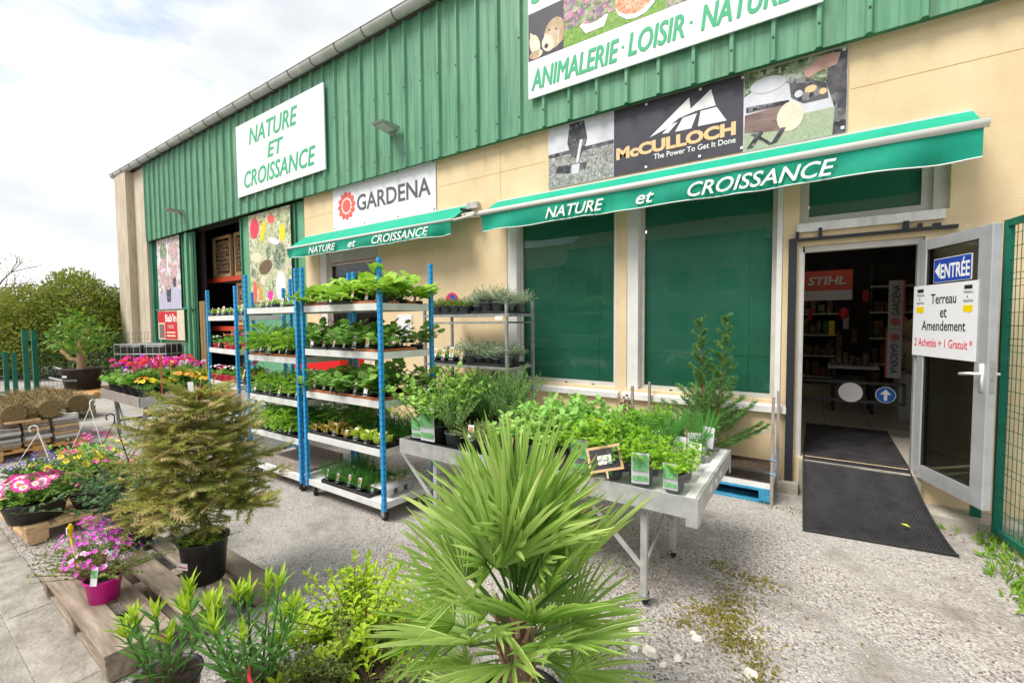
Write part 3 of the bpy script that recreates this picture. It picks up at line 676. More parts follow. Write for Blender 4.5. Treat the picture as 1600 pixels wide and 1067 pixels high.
for s_ in (0.012, .988): nb.tube([onmat(s_, t/12)+np.array((0, 0, .004)) for t in range(13)], .008, 'rubber', 6)
nb.tube([onmat(t/12, .995)+np.array((0, 0, .004)) for t in range(13)], .008, 'rubber', 6)
nb.ob('mat_nubs', RMo)
MB().box(-.10, .74, .10, 1.78, .3616, .372, 'rubbermat').ob('floor_mat', None, label='flat black entrance mat lying on the tiles inside the doorway', cat='mat')

ORD0 = ['first', 'second', 'third', 'fourth', 'fifth', 'sixth', 'seventh', 'eighth', 'ninth']
# inside the shop
for i, (x, y) in enumerate([(.3, 2.6), (.3, 5.6), (-2.6, 3.0)]):
    tl_ = E('ceiling_tube_light', (x, y, 3.40), 0, ['lit ceiling tube nearest the shop doorway', 'lit ceiling tube deep inside the shop', 'lit ceiling tube behind the green window blinds'][i], 'lamp'); MB().tube([(-.6, 0, 0), (.6, 0, 0)], .016, 'lamp', 8).ob('tube', tl_); MB().box(-.64, .64, -.04, .04, .02, .05, 'frame').ob('housing', tl_)
tn = E('barrier_bar', (0, 0, 0), 0, 'dark horizontal barrier rails just inside the doorway at waist height', 'barrier')
MB().beam((-.35, 1.2, 1.02), (.82, 1.2, 1.02), .03, .03, 'dark').beam((-.35, 1.2, .80), (.82, 1.2, .80), .03, .03, 'dark').beam((.82, 1.2, .785), (.82, 1.2, 1.035), .03, .03, 'dark').beam((-.35, 1.2, .36), (-.35, 1.2, 1.05), .05, .05, 'dark').ob('rail', tn)
def dsc(x, y, z, r_, k, t_=.006, n=28): 
    return [(x+r_*math.cos(2*math.pi*i/n), z+r_*math.sin(2*math.pi*i/n)) for i in range(n)]
MB().prism(dsc(.335, 0, .905, .115, 0), 1.168, 1.175, 'paper').ob('white_disc', tn)
MB().prism(dsc(.655, 0, .90, .092, 0), 1.168, 1.175, 'letter').prism(dsc(.655, 0, .90, .086, 0), 1.166, 1.1679, 'bluesign').prism([(.640, .835), (.670, .835), (.670, .905), (.705, .905), (.655, .965), (.605, .905), (.640, .905)], 1.163, 1.1659, 'letter').ob('arrow_disc', tn)
st = E('hanging_sign', (0, 0, 0), 0, 'orange and white brand sign board hanging inside the shop doorway', 'sign')
MB().box(-.45, .42, 3.0, 3.03, 2.20, 2.50, 'coral').box(-.45, .42, 3.002, 3.028, 2.05, 2.199, 'paper').ob('board', st); text('STIHL', 'letter', -.14, 2.998, 2.28, .48, .13, st, bold=.03, shear=.2, thick=.001)
MB().tube([(-.3, 3.015, 2.5), (-.3, 3.015, 3.45)], .004, 'dark', 4).tube([(.35, 3.015, 2.5), (.35, 3.015, 3.45)], .004, 'dark', 4).ob('hanging_wire', st)
def rosette(cx, cz, r_, y, k, parent, thick=.002):
    m = MB(); m.prism([(cx+.46*r_*math.cos(i*math.pi/10), cz+.46*r_*math.sin(i*math.pi/10)) for i in range(20)], y-thick, y, k)
    for i in range(12):
        a = i*math.pi/6; pts = []
        for rr_, da in ((.55, -.20), (.80, -.26), (1.0, -.02), (1.02, .16), (.86, .30), (.60, .20)): pts.append((cx+rr_*r_*math.cos(a+da), cz+rr_*r_*math.sin(a+da)))
        m.prism(pts, y-thick, y, k)
    return m.ob('flower_emblem', parent)
for q in (0, 1):
    gv = E('vertical_banner', (.79, 2.5, 1.62 if q == 0 else .96), 0, ('upper' if q == 0 else 'lower')+' white and red upright brand panel inside the shop', 'sign')
    MB().box(0, .15, 0, .03, 0, .655, 'paper').ob('panel', gv); MB().box(.15 if q == 0 else -.02, .17 if q == 0 else 0, 0, .031, 0, .655, 'coral').ob('red_edge', gv)
    if q == 0:
        rosette(.075, .10, .052, -.001, 'coral', gv); o = text('GARDENA', 'black_l', .115, -.002, .19, .40, .075, gv, thick=.001, bold=.01); o.rotation_euler = (0, R(-90), 0)
    else:
        rosette(.075, .55, .052, -.001, 'coral', gv); o = text('GARDENA', 'black_l', .035, -.002, .46, .40, .075, gv, thick=.001, bold=.01); o.rotation_euler = (0, R(90), 0)
# shelving with goods at the back
K['goods'] = mottled('packed_goods', [(.03, .02, .02), (.25, .22, .18), (.08, .05, .03), (.30, .06, .03), (.05, .10, .05), (.22, .20, .10), (.02, .02, .02)], 9, stretch=(1, 1, 1))
for i, (x0, x1, y) in enumerate([(-1.9, .35, 6.2), (.75, 2.6, 4.6), (-3.6, -2.1, 4.0)]):
    s_ = E('shop_shelf', (0, 0, 0), 0, ['dim shelf unit of small goods at the back of the shop', 'dim shelf unit to the right of the upright brand panels', 'dim shelf unit behind the large green blinds'][i], 'shelf')
    m = MB()
    for z in (.5, .95, 1.4, 1.85, 2.3): m.box(x0, x1, y, y+.4, z, z+.03, 'frame')
    m.box(x0, x0+.04, y+.01, y+.39, .36, 2.7, 'dark').box(x1-.04, x1, y+.01, y+.39, .36, 2.7, 'dark').box(x0+.04, x1-.04, y+.37, y+.385, .36, 2.7, 'dim'); m.ob('rack', s_)
    g = MB()
    for z in (.53, .98, 1.43, 1.88):
        x = x0+.06
        while x < x1-.15:
            w_ = rnd.uniform(.06, .14); h_ = rnd.uniform(.14, .34); g.box(x, x+w_, y+.06, y+.3, z+.0005, z+h_, 'goods'); x += w_+rnd.uniform(.01, .05)
    g.ob('goods', s_)
cl_ = E('display_table', (0, 0, 0), 0, 'low display table with boxed tools beside the upright brand panels', 'table'); MB().box(.15, .75, 2.9, 3.5, 1.02, 1.06, 'frame').box(.2, .24, 2.95, 2.99, .36, 1.02, 'dark').box(.66, .70, 2.95, 2.99, .36, 1.02, 'dark').box(.2, .24, 3.4, 3.44, .36, 1.02, 'dark').box(.66, .70, 3.4, 3.44, .36, 1.02, 'dark').ob('tabletop', cl_)
g = MB()
for i in range(7): x = .17+.08*i; g.box(x, x+.06, 3.0, 3.3, 1.0605, 1.1+rnd.random()*.14, 'goods')
g.ob('goods', cl_)
for i in range(9):
    x = -.25+.115*i+rnd.uniform(-.03, .03); y = 4.0+rnd.random()*1.2; z = 1.5+rnd.random()*.9; h_ = rnd.uniform(.15, .4)
    o = MB().box(-.04, .04, 0, .05, -h_, 0, ['goods', 'redp', 'goods', 'greenbox', 'yellowp', 'goods', 'frame', 'goods', 'redp'][i]).tube([(0, .02, 0), (0, .02, .9)], .003, 'dark', 4).ob('hanging_tool', None, label=f'{ORD0[i]} packaged tool from the left hanging in the dark shop', cat='tool', group='tools hanging inside the shop'); o.location = (x, y, z)
cb = MB(); K['plush'] = mat('cream_plush', (.42, .34, .22), .95, bump=.5)
pb = E('plush_bear', (1.12, 2.9, 1.25), 0, 'large cream plush bear sitting inside the shop beyond the door edge', 'soft toy')
def ell(m, c, r_, k, n=14, mrows=9):
    prof = [(max(1e-3, math.sin(math.pi*i/mrows)), -math.cos(math.pi*i/mrows)) for i in range(mrows+1)]; v = []
    for a, b in prof:
        for j in range(n): v.append((c[0]+r_[0]*a*math.cos(2*math.pi*j/n), c[1]+r_[1]*a*math.sin(2*math.pi*j/n), c[2]+r_[2]*b))
    m.add(v, [(i*n+j, i*n+(j+1) % n, (i+1)*n+(j+1) % n, (i+1)*n+j) for i in range(mrows) for j in range(n)], k)
m = MB(); ell(m, (0, 0, .0), (.2, .18, .25), 'plush'); ell(m, (0, -.03, .36), (.16, .15, .15), 'plush'); ell(m, (-.12, 0, .49), (.05, .03, .05), 'plush'); ell(m, (.12, 0, .49), (.05, .03, .05), 'plush'); ell(m, (-.17, -.12, .02), (.07, .13, .07), 'plush'); ell(m, (0, -.18, .33), (.06, .05, .05), 'plush'); m.ob('body', pb, True)
m = MB(); ell(m, (-.05, -.17, .40), (.014, .012, .014), 'dark', 8, 5); ell(m, (.05, -.17, .40), (.014, .012, .014), 'dark', 8, 5); ell(m, (0, -.23, .35), (.02, .015, .014), 'dark', 8, 5); m.ob('face', pb, True)
MB().box(.95, 1.5, 2.7, 3.2, .36, 1.0, 'frame').ob('display_box', None, label='pale display box under the plush bear inside the shop', cat='box')
hb = MB(); ell(hb, (0, 0, 0), (.07, .05, .09), 'redsign'); o = hb.ob('red_balloon', None, True, label='small red heart balloon hanging in the middle of the dark shop', cat='balloon'); o.location = (.35, 3.6, 1.85)
o = link('red_balloon', o.data, None, 'larger red balloon at the left edge of the shop doorway', 'balloon'); o.location = (-.42, 2.2, 1.68); o.scale = (1.6, 1.3, 1.6)

# warehouse contents
rk = E('pallet_rack', (0, 0, 0), 0, 'red beamed pallet rack standing in the dark warehouse bay', 'rack')
for x_ in (-15.4, -12.2): MB().box(x_, x_+.09, .6, .69, 0, 5, 'galvd').box(x_, x_+.09, 1.6, 1.69, 0, 5, 'galvd').ob('upright', rk)
for z_ in (1.55, 2.95): MB().box(-15.31, -12.2, 0.6, .66, z_, z_+.13, 'redbeam').box(-15.31, -12.2, 1.62, 1.68, z_, z_+.13, 'redbeam').box(-15.3, -12.2, .661, 1.619, z_+.05, z_+.12, 'woodg').ob('beam', rk)
for (lx, lz, ll_) in ((-12.95, 3.09, 'netted crate of split firewood on the top rack beam'), (-14.3, 3.09, 'second firewood crate at the left on the top rack beam'), (-12.9, 1.69, 'firewood crate on the lower rack beam behind the trolleys')):
  lc = E('firewood_crate', (lx, .72, lz), 0, ll_, 'crate')
  m = MB()
  for x_ in (0, 1.05):
      for y_ in (0, .8): m.box(x_-.65, x_-.58, y_, y_+.07, 0, 1.2, 'woodn')
  for z_ in (.02, 1.12): m.box(-.58, .40, 0, .03, z_, z_+.08, 'woodn')
  m.ob('crate_frame', lc)
  m = MB()
  for i in range(9):
      for j in range(9):
          x_ = -.53+i*.115+rnd.uniform(-.02, .02); z_ = .12+j*.115+rnd.uniform(-.02, .02); r_ = rnd.uniform(.045, .058); m.tube([(x_, .05+rnd.uniform(0, .03), z_), (x_, .8, z_)], r_, 'log', 6)
  m.ob('logs', lc)
tp = MB(); 
for i in range(2): tp.box(-.16+i*.17, -.01+i*.17, -.05, .02, 0, 2.35, 'woodolive')
tp.ob('wooden_boards', None, label='two upright brown boards leaning at the left edge of the warehouse opening', cat='boards').location = (-13.3, -.20, 0)

# ============================================================ SIGNS ON THE FACADE
s1 = E('hand_lettered_sign', (-11.30, -.185, 4.70), 0, 'square white sign with three lines of green brush lettering', 'sign')
MB().box(0, 3.46, 0, .022, 0, 1.62, 'white').ob('board', s1)
text('NATURE', 'green_l', .60, -.0005, 1.08, 1.95, .36, s1, shear=.22, fat=.011)
text('ET', 'green_l', 1.38, -.0005, .65, .62, .30, s1, shear=.22, fat=.011)
text('CROISSANCE', 'green_l', .32, -.0005, .16, 2.82, .36, s1, shear=.22, fat=.011)
s2 = E('large_shop_sign', (-3.255, -.185, 4.725), 0, 'wide white sign with a strip of photographs and green lettering above the long awning', 'sign')
MB().box(0, 3.24, 0, .022, 0, 1.75, 'white').ob('board', s2)
text('ANIMALERIE', 'green_l', .05, -.0005, .10, 1.20, .25, s2, shear=.22, fat=.011); text('·', 'green_l', 1.29, -.0005, .22, .035, .035, s2)
text('LOISIR', 'green_l', 1.37, -.0005, .11, .62, .25, s2, shear=.22, fat=.011); text('·', 'green_l', 2.05, -.0005, .22, .035, .035, s2)
text('NATURE', 'green_l', 2.17, -.0005, .11, .82, .25, s2, shear=.22, fat=.011)
text('SERRES', 'green_l', .05, -.0005, 1.20, 1.2, .28, s2, shear=.22, fat=.011)
K['ph_gard'] = mottled('garden_print', [(.10, .20, .05), (.30, .12, .40), (.20, .40, .10), (.75, .25, .45), (.08, .16, .05), (.55, .50, .40), (.20, .32, .10)], 22, 1)
K['ph_grass'] = mottled('lawn_print', [(.10, .24, .03), (.22, .42, .07), (.15, .30, .04), (.30, .5, .1)], 30, 1)
K['ph_log2'] = mottled('dog_ear_print', [(.45, .30, .16), (.60, .44, .27), (.38, .25, .13)], 9, 2)
K['ph_lawn2'] = mottled('pale_lawn_print', [(.30, .38, .22), (.42, .48, .32), (.34, .40, .26), (.50, .50, .40)], 40, 1)
K['ph_orange'] = mottled('orange_flower_print', [(.75, .25, .08), (.85, .50, .30), (.60, .15, .05), (.8, .6, .45)], 30, 1)
K['ph_dog'] = mottled('dog_coat_print', [(.60, .47, .30), (.74, .62, .45), (.45, .32, .18), (.8, .72, .58)], 7, 2)
ps = E('photo_strip', (0, 0, 0)); ps.parent = s2
def fp(parent, pts, y, k, name='print', th=.0012, off=(0, 0)): return MB().prism([(a+off[0], b+off[1]) for a, b in pts], y-th, y, k).ob(name, parent)
O2 = (3.255, -4.725)
def elp(cx, cz, rx, rz, rot=0., n=22): return [(cx+rx*math.cos(2*math.pi*i/n)*math.cos(rot)-rz*math.sin(2*math.pi*i/n)*math.sin(rot), cz+rx*math.cos(2*math.pi*i/n)*math.sin(rot)+rz*math.sin(2*math.pi*i/n)*math.cos(rot)) for i in range(n)]
def rect(a, b, c, d): return [(a, c), (b, c), (b, d), (a, d)]
fp(ps, rect(-3.25, -2.725, 5.21, 5.815), -.0005, 'banner', off=O2)
fp(ps, rect(-2.722, -2.06, 5.21, 5.815), -.0005, 'ph_grass', off=O2)
fp(ps, rect(-2.722, -2.06, 5.42, 5.815), -.002, 'ph_gard', off=O2)
fp(ps, rect(-2.057, -1.45, 5.21, 5.815), -.0005, 'ph_grass', off=O2)
fp(ps, rect(-1.447, -.04, 5.21, 5.815), -.0005, 'ph_gard', off=O2)
fp(ps, elp(-2.86, 5.45, .15, .19, -.2), -.002, 'ph_dog', off=O2); fp(ps, elp(-2.95, 5.35, .085, .11, .5), -.0032, 'cream', off=O2); fp(ps, elp(-2.75, 5.42, .035, .12, -.1), -.0033, 'ph_log2', off=O2)
fp(ps, elp(-3.15, 5.40, .075, .14, .3), -.0021, 'cream', off=O2); fp(ps, elp(-3.13, 5.27, .10, .055), -.0034, 'ph_dog', off=O2); fp(ps, elp(-3.20, 5.52, .02, .05, .2), -.0035, 'cream', off=O2)
fp(ps, elp(-2.975, 5.325, .028, .030), -.0045, 'black_l', off=O2); fp(ps, elp(-2.83, 5.49, .016, .009), -.0044, 'black_l', off=O2); fp(ps, elp(-2.93, 5.51, .014, .009), -.0044, 'black_l', off=O2)
fp(ps, [(-2.50, 5.40), (-2.42, 5.285), (-2.18, 5.285), (-2.13, 5.40), (-2.15, 5.42), (-2.48, 5.42)], -.0033, 'white', off=O2)
fp(ps, elp(-2.315, 5.45, .16, .07), -.0034, 'ph_gard', off=O2)
fp(ps, elp(-1.80, 5.50, .24, .22), -.0022, 'ph_orange', off=O2)
fp(ps, [(-2.05, 5.46), (-2.0, 5.34), (-1.90, 5.26), (-1.80, 5.235), (-1.68, 5.25), (-1.58, 5.33), (-1.54, 5.46), (-1.60, 5.37), (-1.70, 5.31), (-1.80, 5.29), (-1.90, 5.31), (-1.99, 5.37)], -.0040, 'white', off=O2)

gb = E('white_banner', (-7.88, -.018, 3.56), 0, 'white banner with a coral flower emblem and dark grey brand name', 'banner')
MB().box(0, 2.75, 0, .006, 0, .82, 'paper').ob('cloth', gb)
rosette(.43, .42, .265, -.0005, 'coral', gb)
text('GARDENA', 'grey_l', .74, -.0005, .27, 1.90, .30, gb, bold=.02, thick=.001)
ey = MB()
for x_ in (.04, .95, 1.85, 2.71):
    for z_ in (.03, .79): ey.box(x_-.012, x_+.012, -.003, -.0003, z_-.012, z_+.012, 'dark')
ey.ob('eyelets', gb)
mb_ = E('dark_banner', (0, -.018, 0), 0, 'charcoal banner with a white peak emblem between two garden tool photographs', 'banner')
MB().box(-2.12, -.69, 0, .006, 3.55, 4.345, 'banner').ob('cloth', mb_)
K['ph_sky'] = mat('sky_print', (.55, .55, .60), .5, (.72, .72, .76), scale=3)
K['ph_sky2'] = K['ph_sky']
K['ph_bw'] = mottled('grass_bw_print', [(.10, .10, .10), (.38, .38, .36), (.20, .20, .19), (.55, .55, .52), (.14, .14, .14)], 40, 1)
K['ph_dark'] = mottled('dark_print', [(.03, .03, .035), (.12, .11, .12), (.05, .05, .06), (.25, .24, .25)], 14, 1)
K['ph_log'] = mottled('log_print', [(.16, .10, .09), (.30, .20, .18), (.22, .15, .13)], 10, 1, stretch=(.5, 1, 3))
K['ph_tree'] = mottled('tree_print', [(.05, .08, .03), (.18, .25, .10), (.45, .48, .42), (.10, .14, .06)], 22, 1)
def fpm(pts, y, k, name='print'): return MB().prism(pts, y-.0012, y, k).ob(name, mb_)
MB().box(-3.05, -2.121, 0, .006, 3.55, 4.345, 'ph_sky').ob('cloth', mb_); MB().box(-.689, .19, 0, .006, 3.535, 4.34, 'ph_sky').ob('cloth', mb_)
fpm(rect(-3.045, -2.125, 3.555, 3.95), -.0005, 'ph_bw'); fpm(rect(-3.045, -2.125, 3.95, 4.0), -.0004, 'ph_dark')
fpm([(-2.76, 4.09), (-2.70, 3.89), (-2.58, 3.87), (-2.50, 4.03), (-2.478, 4.109), (-2.521, 4.33), (-2.729, 4.33)], -.002, 'ph_dark')
fpm([(-2.95, 3.74), (-2.75, 3.70), (-2.5, 3.72), (-2.48, 3.80), (-2.9, 3.82)], -.0021, 'ph_dark'); fpm([(-2.70, 3.68), (-2.6, 3.68), (-2.58, 3.80), (-2.70, 3.80)], -.0035, 'ph_sky')
fpm([(-2.64, 3.82), (-2.60, 3.82), (-2.54, 4.10), (-2.58, 4.10)], -.0034, 'ph_sky')
fpm(rect(-.685, .185, 3.54, 3.80), -.0005, 'ph_lawn2')
fpm([(-.685, 4.10), (-.45, 4.22), (-.2, 4.08), (.05, 4.0), (.185, 4.0), (.185, 4.33), (-.685, 4.335)], -.0006, 'ph_tree')
fpm(elp(-.47, 4.17, .16, .08), -.0020, 'ph_sky')
fpm([(-.675, 3.73), (-.22, 3.66), (-.27, 3.93), (-.675, 3.91)], -.0021, 'ph_log')
fpm([(-.269+.115*math.cos(i*.4), 3.80+.145*math.sin(i*.4)) for i in range(16)], -.0035, 'cream', 'log_end')
fpm([(-.663, 3.934), (-.28, 3.927), (-.28, 3.965), (-.663, 3.99)], -.0034, 'ph_dark')
fpm([(-.263, 3.983), (-.157, 3.90), (.045, 3.90), (.025, 4.04), (-.162, 4.145), (-.284, 4.152)], -.0036, 'ph_dark')
fpm(elp(-.10, 4.02, .05, .035), -.005, 'gold_l'); fpm(elp(.0, 3.97, .03, .03), -.005, 'gold_l'); fpm(elp(-.20, 4.0, .035, .035), -.005, 'ph_sky'); fpm(elp(-.12, 4.09, .10, .02, -.3), -.0051, 'ph_dark')
fpm([(.081, 3.539), (.185, 3.54), (.185, 4.31), (.052, 4.323), (.025, 4.04), (.096, 3.786)], -.0037, 'ph_dark')
fpm([(-.163, 4.205), (-.15, 4.15), (-.11, 4.129), (-.05, 4.16), (.103, 4.19), (.12, 4.24), (.133, 4.296), (.06, 4.31), (-.013, 4.305), (-.09, 4.26)], -.0052, 'skinp')
fpm([(-.66, 3.56), (-.60, 3.56), (-.50, 3.70), (-.54, 3.72)], -.0038, 'ph_dark'); fpm([(-.44, 3.56), (-.38, 3.57), (-.30, 3.70), (-.34, 3.71)], -.0038, 'ph_dark'); fpm([(-.45, 3.56), (-.41, 3.56), (-.58, 3.71), (-.62, 3.70)], -.0039, 'ph_dark')
text('McCULLOCH', 'gold_l', -.60, -.0036, 3.937, .28, .03, mb_, thick=.001, bold=.02, rot=(0, R(1), 0))
em = MB()
for pts in ([(-1.679, 3.919), (-1.487, 3.974), (-1.349, 4.056), (-1.171, 4.09), (-.961, 4.094), (-1.011, 4.281), (-1.222, 4.126), (-1.238, 4.256)],):
    em.prism([(-1.679, 3.919), (-1.487, 3.974), (-1.349, 4.056), (-1.222, 4.126), (-1.238, 4.256)], -.0016, -.0004, 'letter').prism([(-1.349, 4.0565), (-1.171, 4.09), (-.961, 4.094), (-1.011, 4.281), (-1.2215, 4.1265)], -.0016, -.0004, 'letter')
em.prism([(-1.534, 3.926), (-1.464, 3.921), (-1.36, 4.017), (-1.441, 4.004)], -.0016, -.0004, 'letter').prism([(-1.389, 3.915), (-1.213, 3.912), (-1.153, 4.062), (-1.304, 4.049)], -.0016, -.0004, 'letter').prism([(-1.142, 3.917), (-.851, 3.907), (-.952, 4.076), (-1.116, 4.075)], -.0016, -.0004, 'letter')
em.ob('peak_emblem', mb_)
text('McCULLOCH', 'gold_l', -2.09, -.0005, 3.735, 1.33, .145, mb_, bold=.05, thick=.0012)
text('The Power To Get It Done', 'letter', -1.63, -.0005, 3.655, .87, .062, mb_, bold=.01, thick=.0012)
ey = MB()
for x_ in (-1.72, -1.12, -.70, .16):
    for z_ in (3.585, 4.31): ey.box(x_-.014, x_+.014, -.007, -.0054, z_-.014, z_+.014, 'paper')
ey.ob('eyelets', mb_)

K['ph_flow'] = mottled('flowering_baskets_print', [(.75, .70, .74), (.80, .30, .50), (.22, .34, .14), (.72, .66, .72), (.85, .55, .68), (.30, .36, .22), (.66, .62, .66), (.80, .76, .78)], 9, 1.2)
K['ph_flow2'] = mottled('hanging_basket_print', [(.80, .18, .42), (.30, .38, .16), (.85, .40, .60), (.20, .30, .10), (.80, .70, .75)], 26, 1.2)
K['ph_deck'] = mat('deck_print', (.42, .40, .55), .5, (.62, .60, .72), scale=4, stretch=(6, 1, .6))
K['ph_veg'] = mottled('vegetable_print', [(.30, .42, .16), (.72, .70, .52), (.20, .34, .10), (.70, .40, .34), (.62, .66, .46), (.40, .50, .22), (.78, .74, .62), (.14, .12, .08), (.55, .62, .42), (.20, .34, .10), (.70, .62, .50)], 11, 3.5)
p1 = E('flower_poster', (0, -.012, 0), 0, 'tall poster of pink hanging baskets on the left green door', 'poster')
MB().box(-16.95, -15.26, 0, .01, 2.20, 4.33, 'ph_flow').ob('print_area', p1)
fp(p1, [(-16.94, 2.21), (-15.27, 2.21), (-15.27, 2.75), (-16.0, 2.95), (-16.94, 2.60)], -.0005, 'ph_deck'); fp(p1, [(-16.28, 2.42), (-16.02, 2.42), (-15.95, 2.82), (-16.35, 2.82)], -.002, 'ph_dark'); fp(p1, [(-15.78, 2.85), (-15.6, 2.85), (-15.55, 3.15), (-15.83, 3.15)], -.002, 'ph_dark')
for cx, cz, rx, rz, kk, q in ((-16.15, 3.0, .30, .22, 'ph_flow2', 0), (-15.7, 3.3, .22, .2, 'ph_flow2', 0), (-16.5, 3.15, .2, .2, 'ph_flow2', 1), (-15.7, 3.95, .3, .3, 'ph_flow2', 0), (-16.45, 3.95, .28, .25, 'ph_tree', 0), (-16.4, 3.6, .2, .15, 'ph_flow2', 1)): fp(p1, elp(cx, cz, rx, rz), -.0022-.0012*q, kk)
fp(p1, rect(-16.2, -16.1, 3.3, 4.32), -.0004, 'paper')
p2 = E('vegetable_poster', (0, -.012, 0), 0, 'tall poster of mixed vegetables on the right green door', 'poster')
MB().box(-11.22, -9.42, 0, .01, 2.19, 4.30, 'ph_veg').ob('print_area', p2)

for cx, cz, rx, rz, kk, q in ((-10.95, 3.98, .20, .24, 'redsign', 0), (-10.56, 3.88, .10, .26, 'f_yel', 1), (-10.2, 4.1, .16, .10, 'coral', 0), (-9.75, 3.75, .12, .2, 'f_yel', 1), (-10.1, 3.6, .22, .07, 'paper', 1), (-9.9, 3.25, .25, .30, 'ph_tree', 0), (-10.9, 3.3, .25, .12, 'cream', 0), (-9.88, 2.60, .20, .32, 'paper', 0), (-10.32, 2.38, .12, .13, 'f_hot', 1), (-11.0, 2.5, .09, .26, 'coral', 0), (-10.75, 2.45, .06, .22, 'f_orange', 1), (-10.5, 3.05, .30, .16, 'bark', 0), (-11.05, 2.95, .12, .10, 'ph_tree', 1), (-10.35, 3.4, .10, .18, 'ph_tree', 0), (-10.62, 2.75, .10, .12, 'cream', 1)):
    fp(p2, elp(cx, cz, rx, rz, rnd.uniform(-.4, .4)), -.0005-.0015*q, kk)
fp(p2, rect(-11.2, -9.45, 2.195, 2.26), -.0042, 'bark')
p3 = E('red_poster', (0, -.014, 0), 0, 'small red advertising panel below the flower poster', 'poster')
MB().box(-17.08, -15.12, 0, .012, 1.28, 2.16, 'cream').ob('board', p3); fp(p3, rect(-16.55, -15.62, 1.30, 2.14), -.002, 'redp'); fp(p3, rect(-17.07, -16.55, 1.8, 2.15), -.001, 'redp'); fp(p3, rect(-17.0, -16.6, 1.32, 1.75), -.001, 'ph_log')
text("Bab'in", 'letter', -16.50, -.0035, 1.82, .85, .24, p3, bold=.03, thick=.001)
for j, zz in enumerate((1.70, 1.64, 1.48, 1.38)): MB().box(-16.42+.1*(j < 2), -15.78-.1*(j < 2), -.0045, -.0033, zz, zz+(.02 if j < 2 else .045), 'cream').ob('small_print', p3)

# awnings
def awning(name, x0, x1, zb, zf, yf, zbot, label, letters, barr=.045, arms=False, flutter=.012):
    A = E(name, (0, 0, 0), 0, label, 'awning')
    nx = 60; m = MB(); v = []; f = []
    for i in range(nx+1):
        x = x0+(x1-x0)*i/nx; v += [(x, -.03, zb), (x, (-.03+yf)/2, (zb+zf)/2-.006), (x, yf, zf)]
    for i in range(nx): f += [(3*i, 3*i+1, 3*i+4, 3*i+3), (3*i+1, 3*i+2, 3*i+5, 3*i+4)]
    m.add(v, f, 'awn'); m.ob('canopy', A, True)
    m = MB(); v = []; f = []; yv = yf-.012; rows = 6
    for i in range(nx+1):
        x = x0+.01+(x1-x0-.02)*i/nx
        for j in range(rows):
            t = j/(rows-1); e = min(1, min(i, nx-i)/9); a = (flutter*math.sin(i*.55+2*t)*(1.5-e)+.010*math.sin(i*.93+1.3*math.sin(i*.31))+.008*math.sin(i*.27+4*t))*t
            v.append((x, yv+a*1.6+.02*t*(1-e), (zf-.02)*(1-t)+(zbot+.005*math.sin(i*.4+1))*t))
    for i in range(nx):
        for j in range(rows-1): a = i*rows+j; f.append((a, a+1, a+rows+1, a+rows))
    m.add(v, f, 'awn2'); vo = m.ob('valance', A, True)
    MB().tube([v[i*rows+rows-1] for i in range(nx+1)], .006, 'letter', 5).ob('hem', vo)
    m = MB(); m.tube([(x0-.02, yf-.005, zf), (x1+.02, yf-.005, zf)], barr, 'bar', 12); m.ob('front_bar', A, True)
    m = MB(); m.box(x0-.0, x1, -.028, -.002, zb-.03, zb+.02, 'bar'); m.ob('wall_rail', A)
    for (t, xa, xb, za, zc, sh) in letters: text(t, 'letter', xa, yv-.022, za, xb-xa, zc-za, vo, shear=sh, bold=.012, thick=.002)
    for xe in (x0+.5, x1-.5):
        m = MB(); m.tube([(xe, -.02, zb-.08), (xe, yf+.05, zf-.02)], .016, 'bar', 6); m.ob('arm', A)
    return A
awning('long_awning', -3.92, 1.045, 3.505, 3.275, -.40, 3.02, 'long green shop awning with white lettering above the two large windows', [('NATURE', -2.86, -2.08, 3.055, 3.19, .3), ('et', -1.70, -1.50, 3.055, 3.175, .3), ('CROISSANCE', -1.15, .11, 3.05, 3.195, .3)], barr=.036)
a2 = awning('short_awning', -8.86, -4.45, 3.54, 3.255, -.42, 3.05, 'short green shop awning with white lettering below the white banner', [('NATURE', -8.05, -7.2, 3.08, 3.20, .3), ('et', -6.84, -6.62, 3.08, 3.19, .3), ('CROISSANCE', -6.2, -4.88, 3.075, 3.21, .3)], barr=.022)
m = MB(); m.box(-4.44, -4.24, -.09, -.01, 3.47, 3.56, 'galv').box(-4.44, -4.20, -.20, -.02, 3.34, 3.385, 'bar').tube([(-4.44, -.40, 3.25), (-4.25, -.25, 3.31), (-4.22, -.05, 3.34)], .018, 'bar', 8); m.box(-4.42, -4.39, -.26, -.02, 3.42, 3.45, 'dark'); m.ob('winch', a2)

# flood lights
for i, (x, z) in enumerate([(-5.9, 4.92), (-14.5, 4.78)]):
    fl = E('flood_light', (x, -.17, z), 0, ['grey flood lamp on the cladding right of the square sign', 'grey flood lamp on the cladding above the warehouse opening'][i], 'lamp'); fl.scale = (.72, .72, .72)
    MB().add([(-.17, -.50, .05), (.17, -.50, .05), (.17, -.02, -.0), (-.17, -.02, -.0), (-.19, -.52, .09), (.19, -.52, .09), (.19, -.0, .10), (-.19, -.0, .10)], [(3, 2, 1, 0), (4, 5, 6, 7), (0, 1, 5, 4), (1, 2, 6, 5), (2, 3, 7, 6), (3, 0, 4, 7)], 'galvd').ob('housing', fl)
    MB().add([(-.14, -.46, .042), (.14, -.46, .042), (.14, -.1, .004), (-.14, -.1, .004)], [(3, 2, 1, 0)], 'frame').ob('lens', fl)
    MB().box(-.05, .05, -.08, .01, -.08, -.005, 'galvd').ob('bracket', fl)
ns = E('no_parking_sign', (-4.82, -.01, 2.10), 0, 'small round blue and red no parking plaque on the cream wall', 'sign')
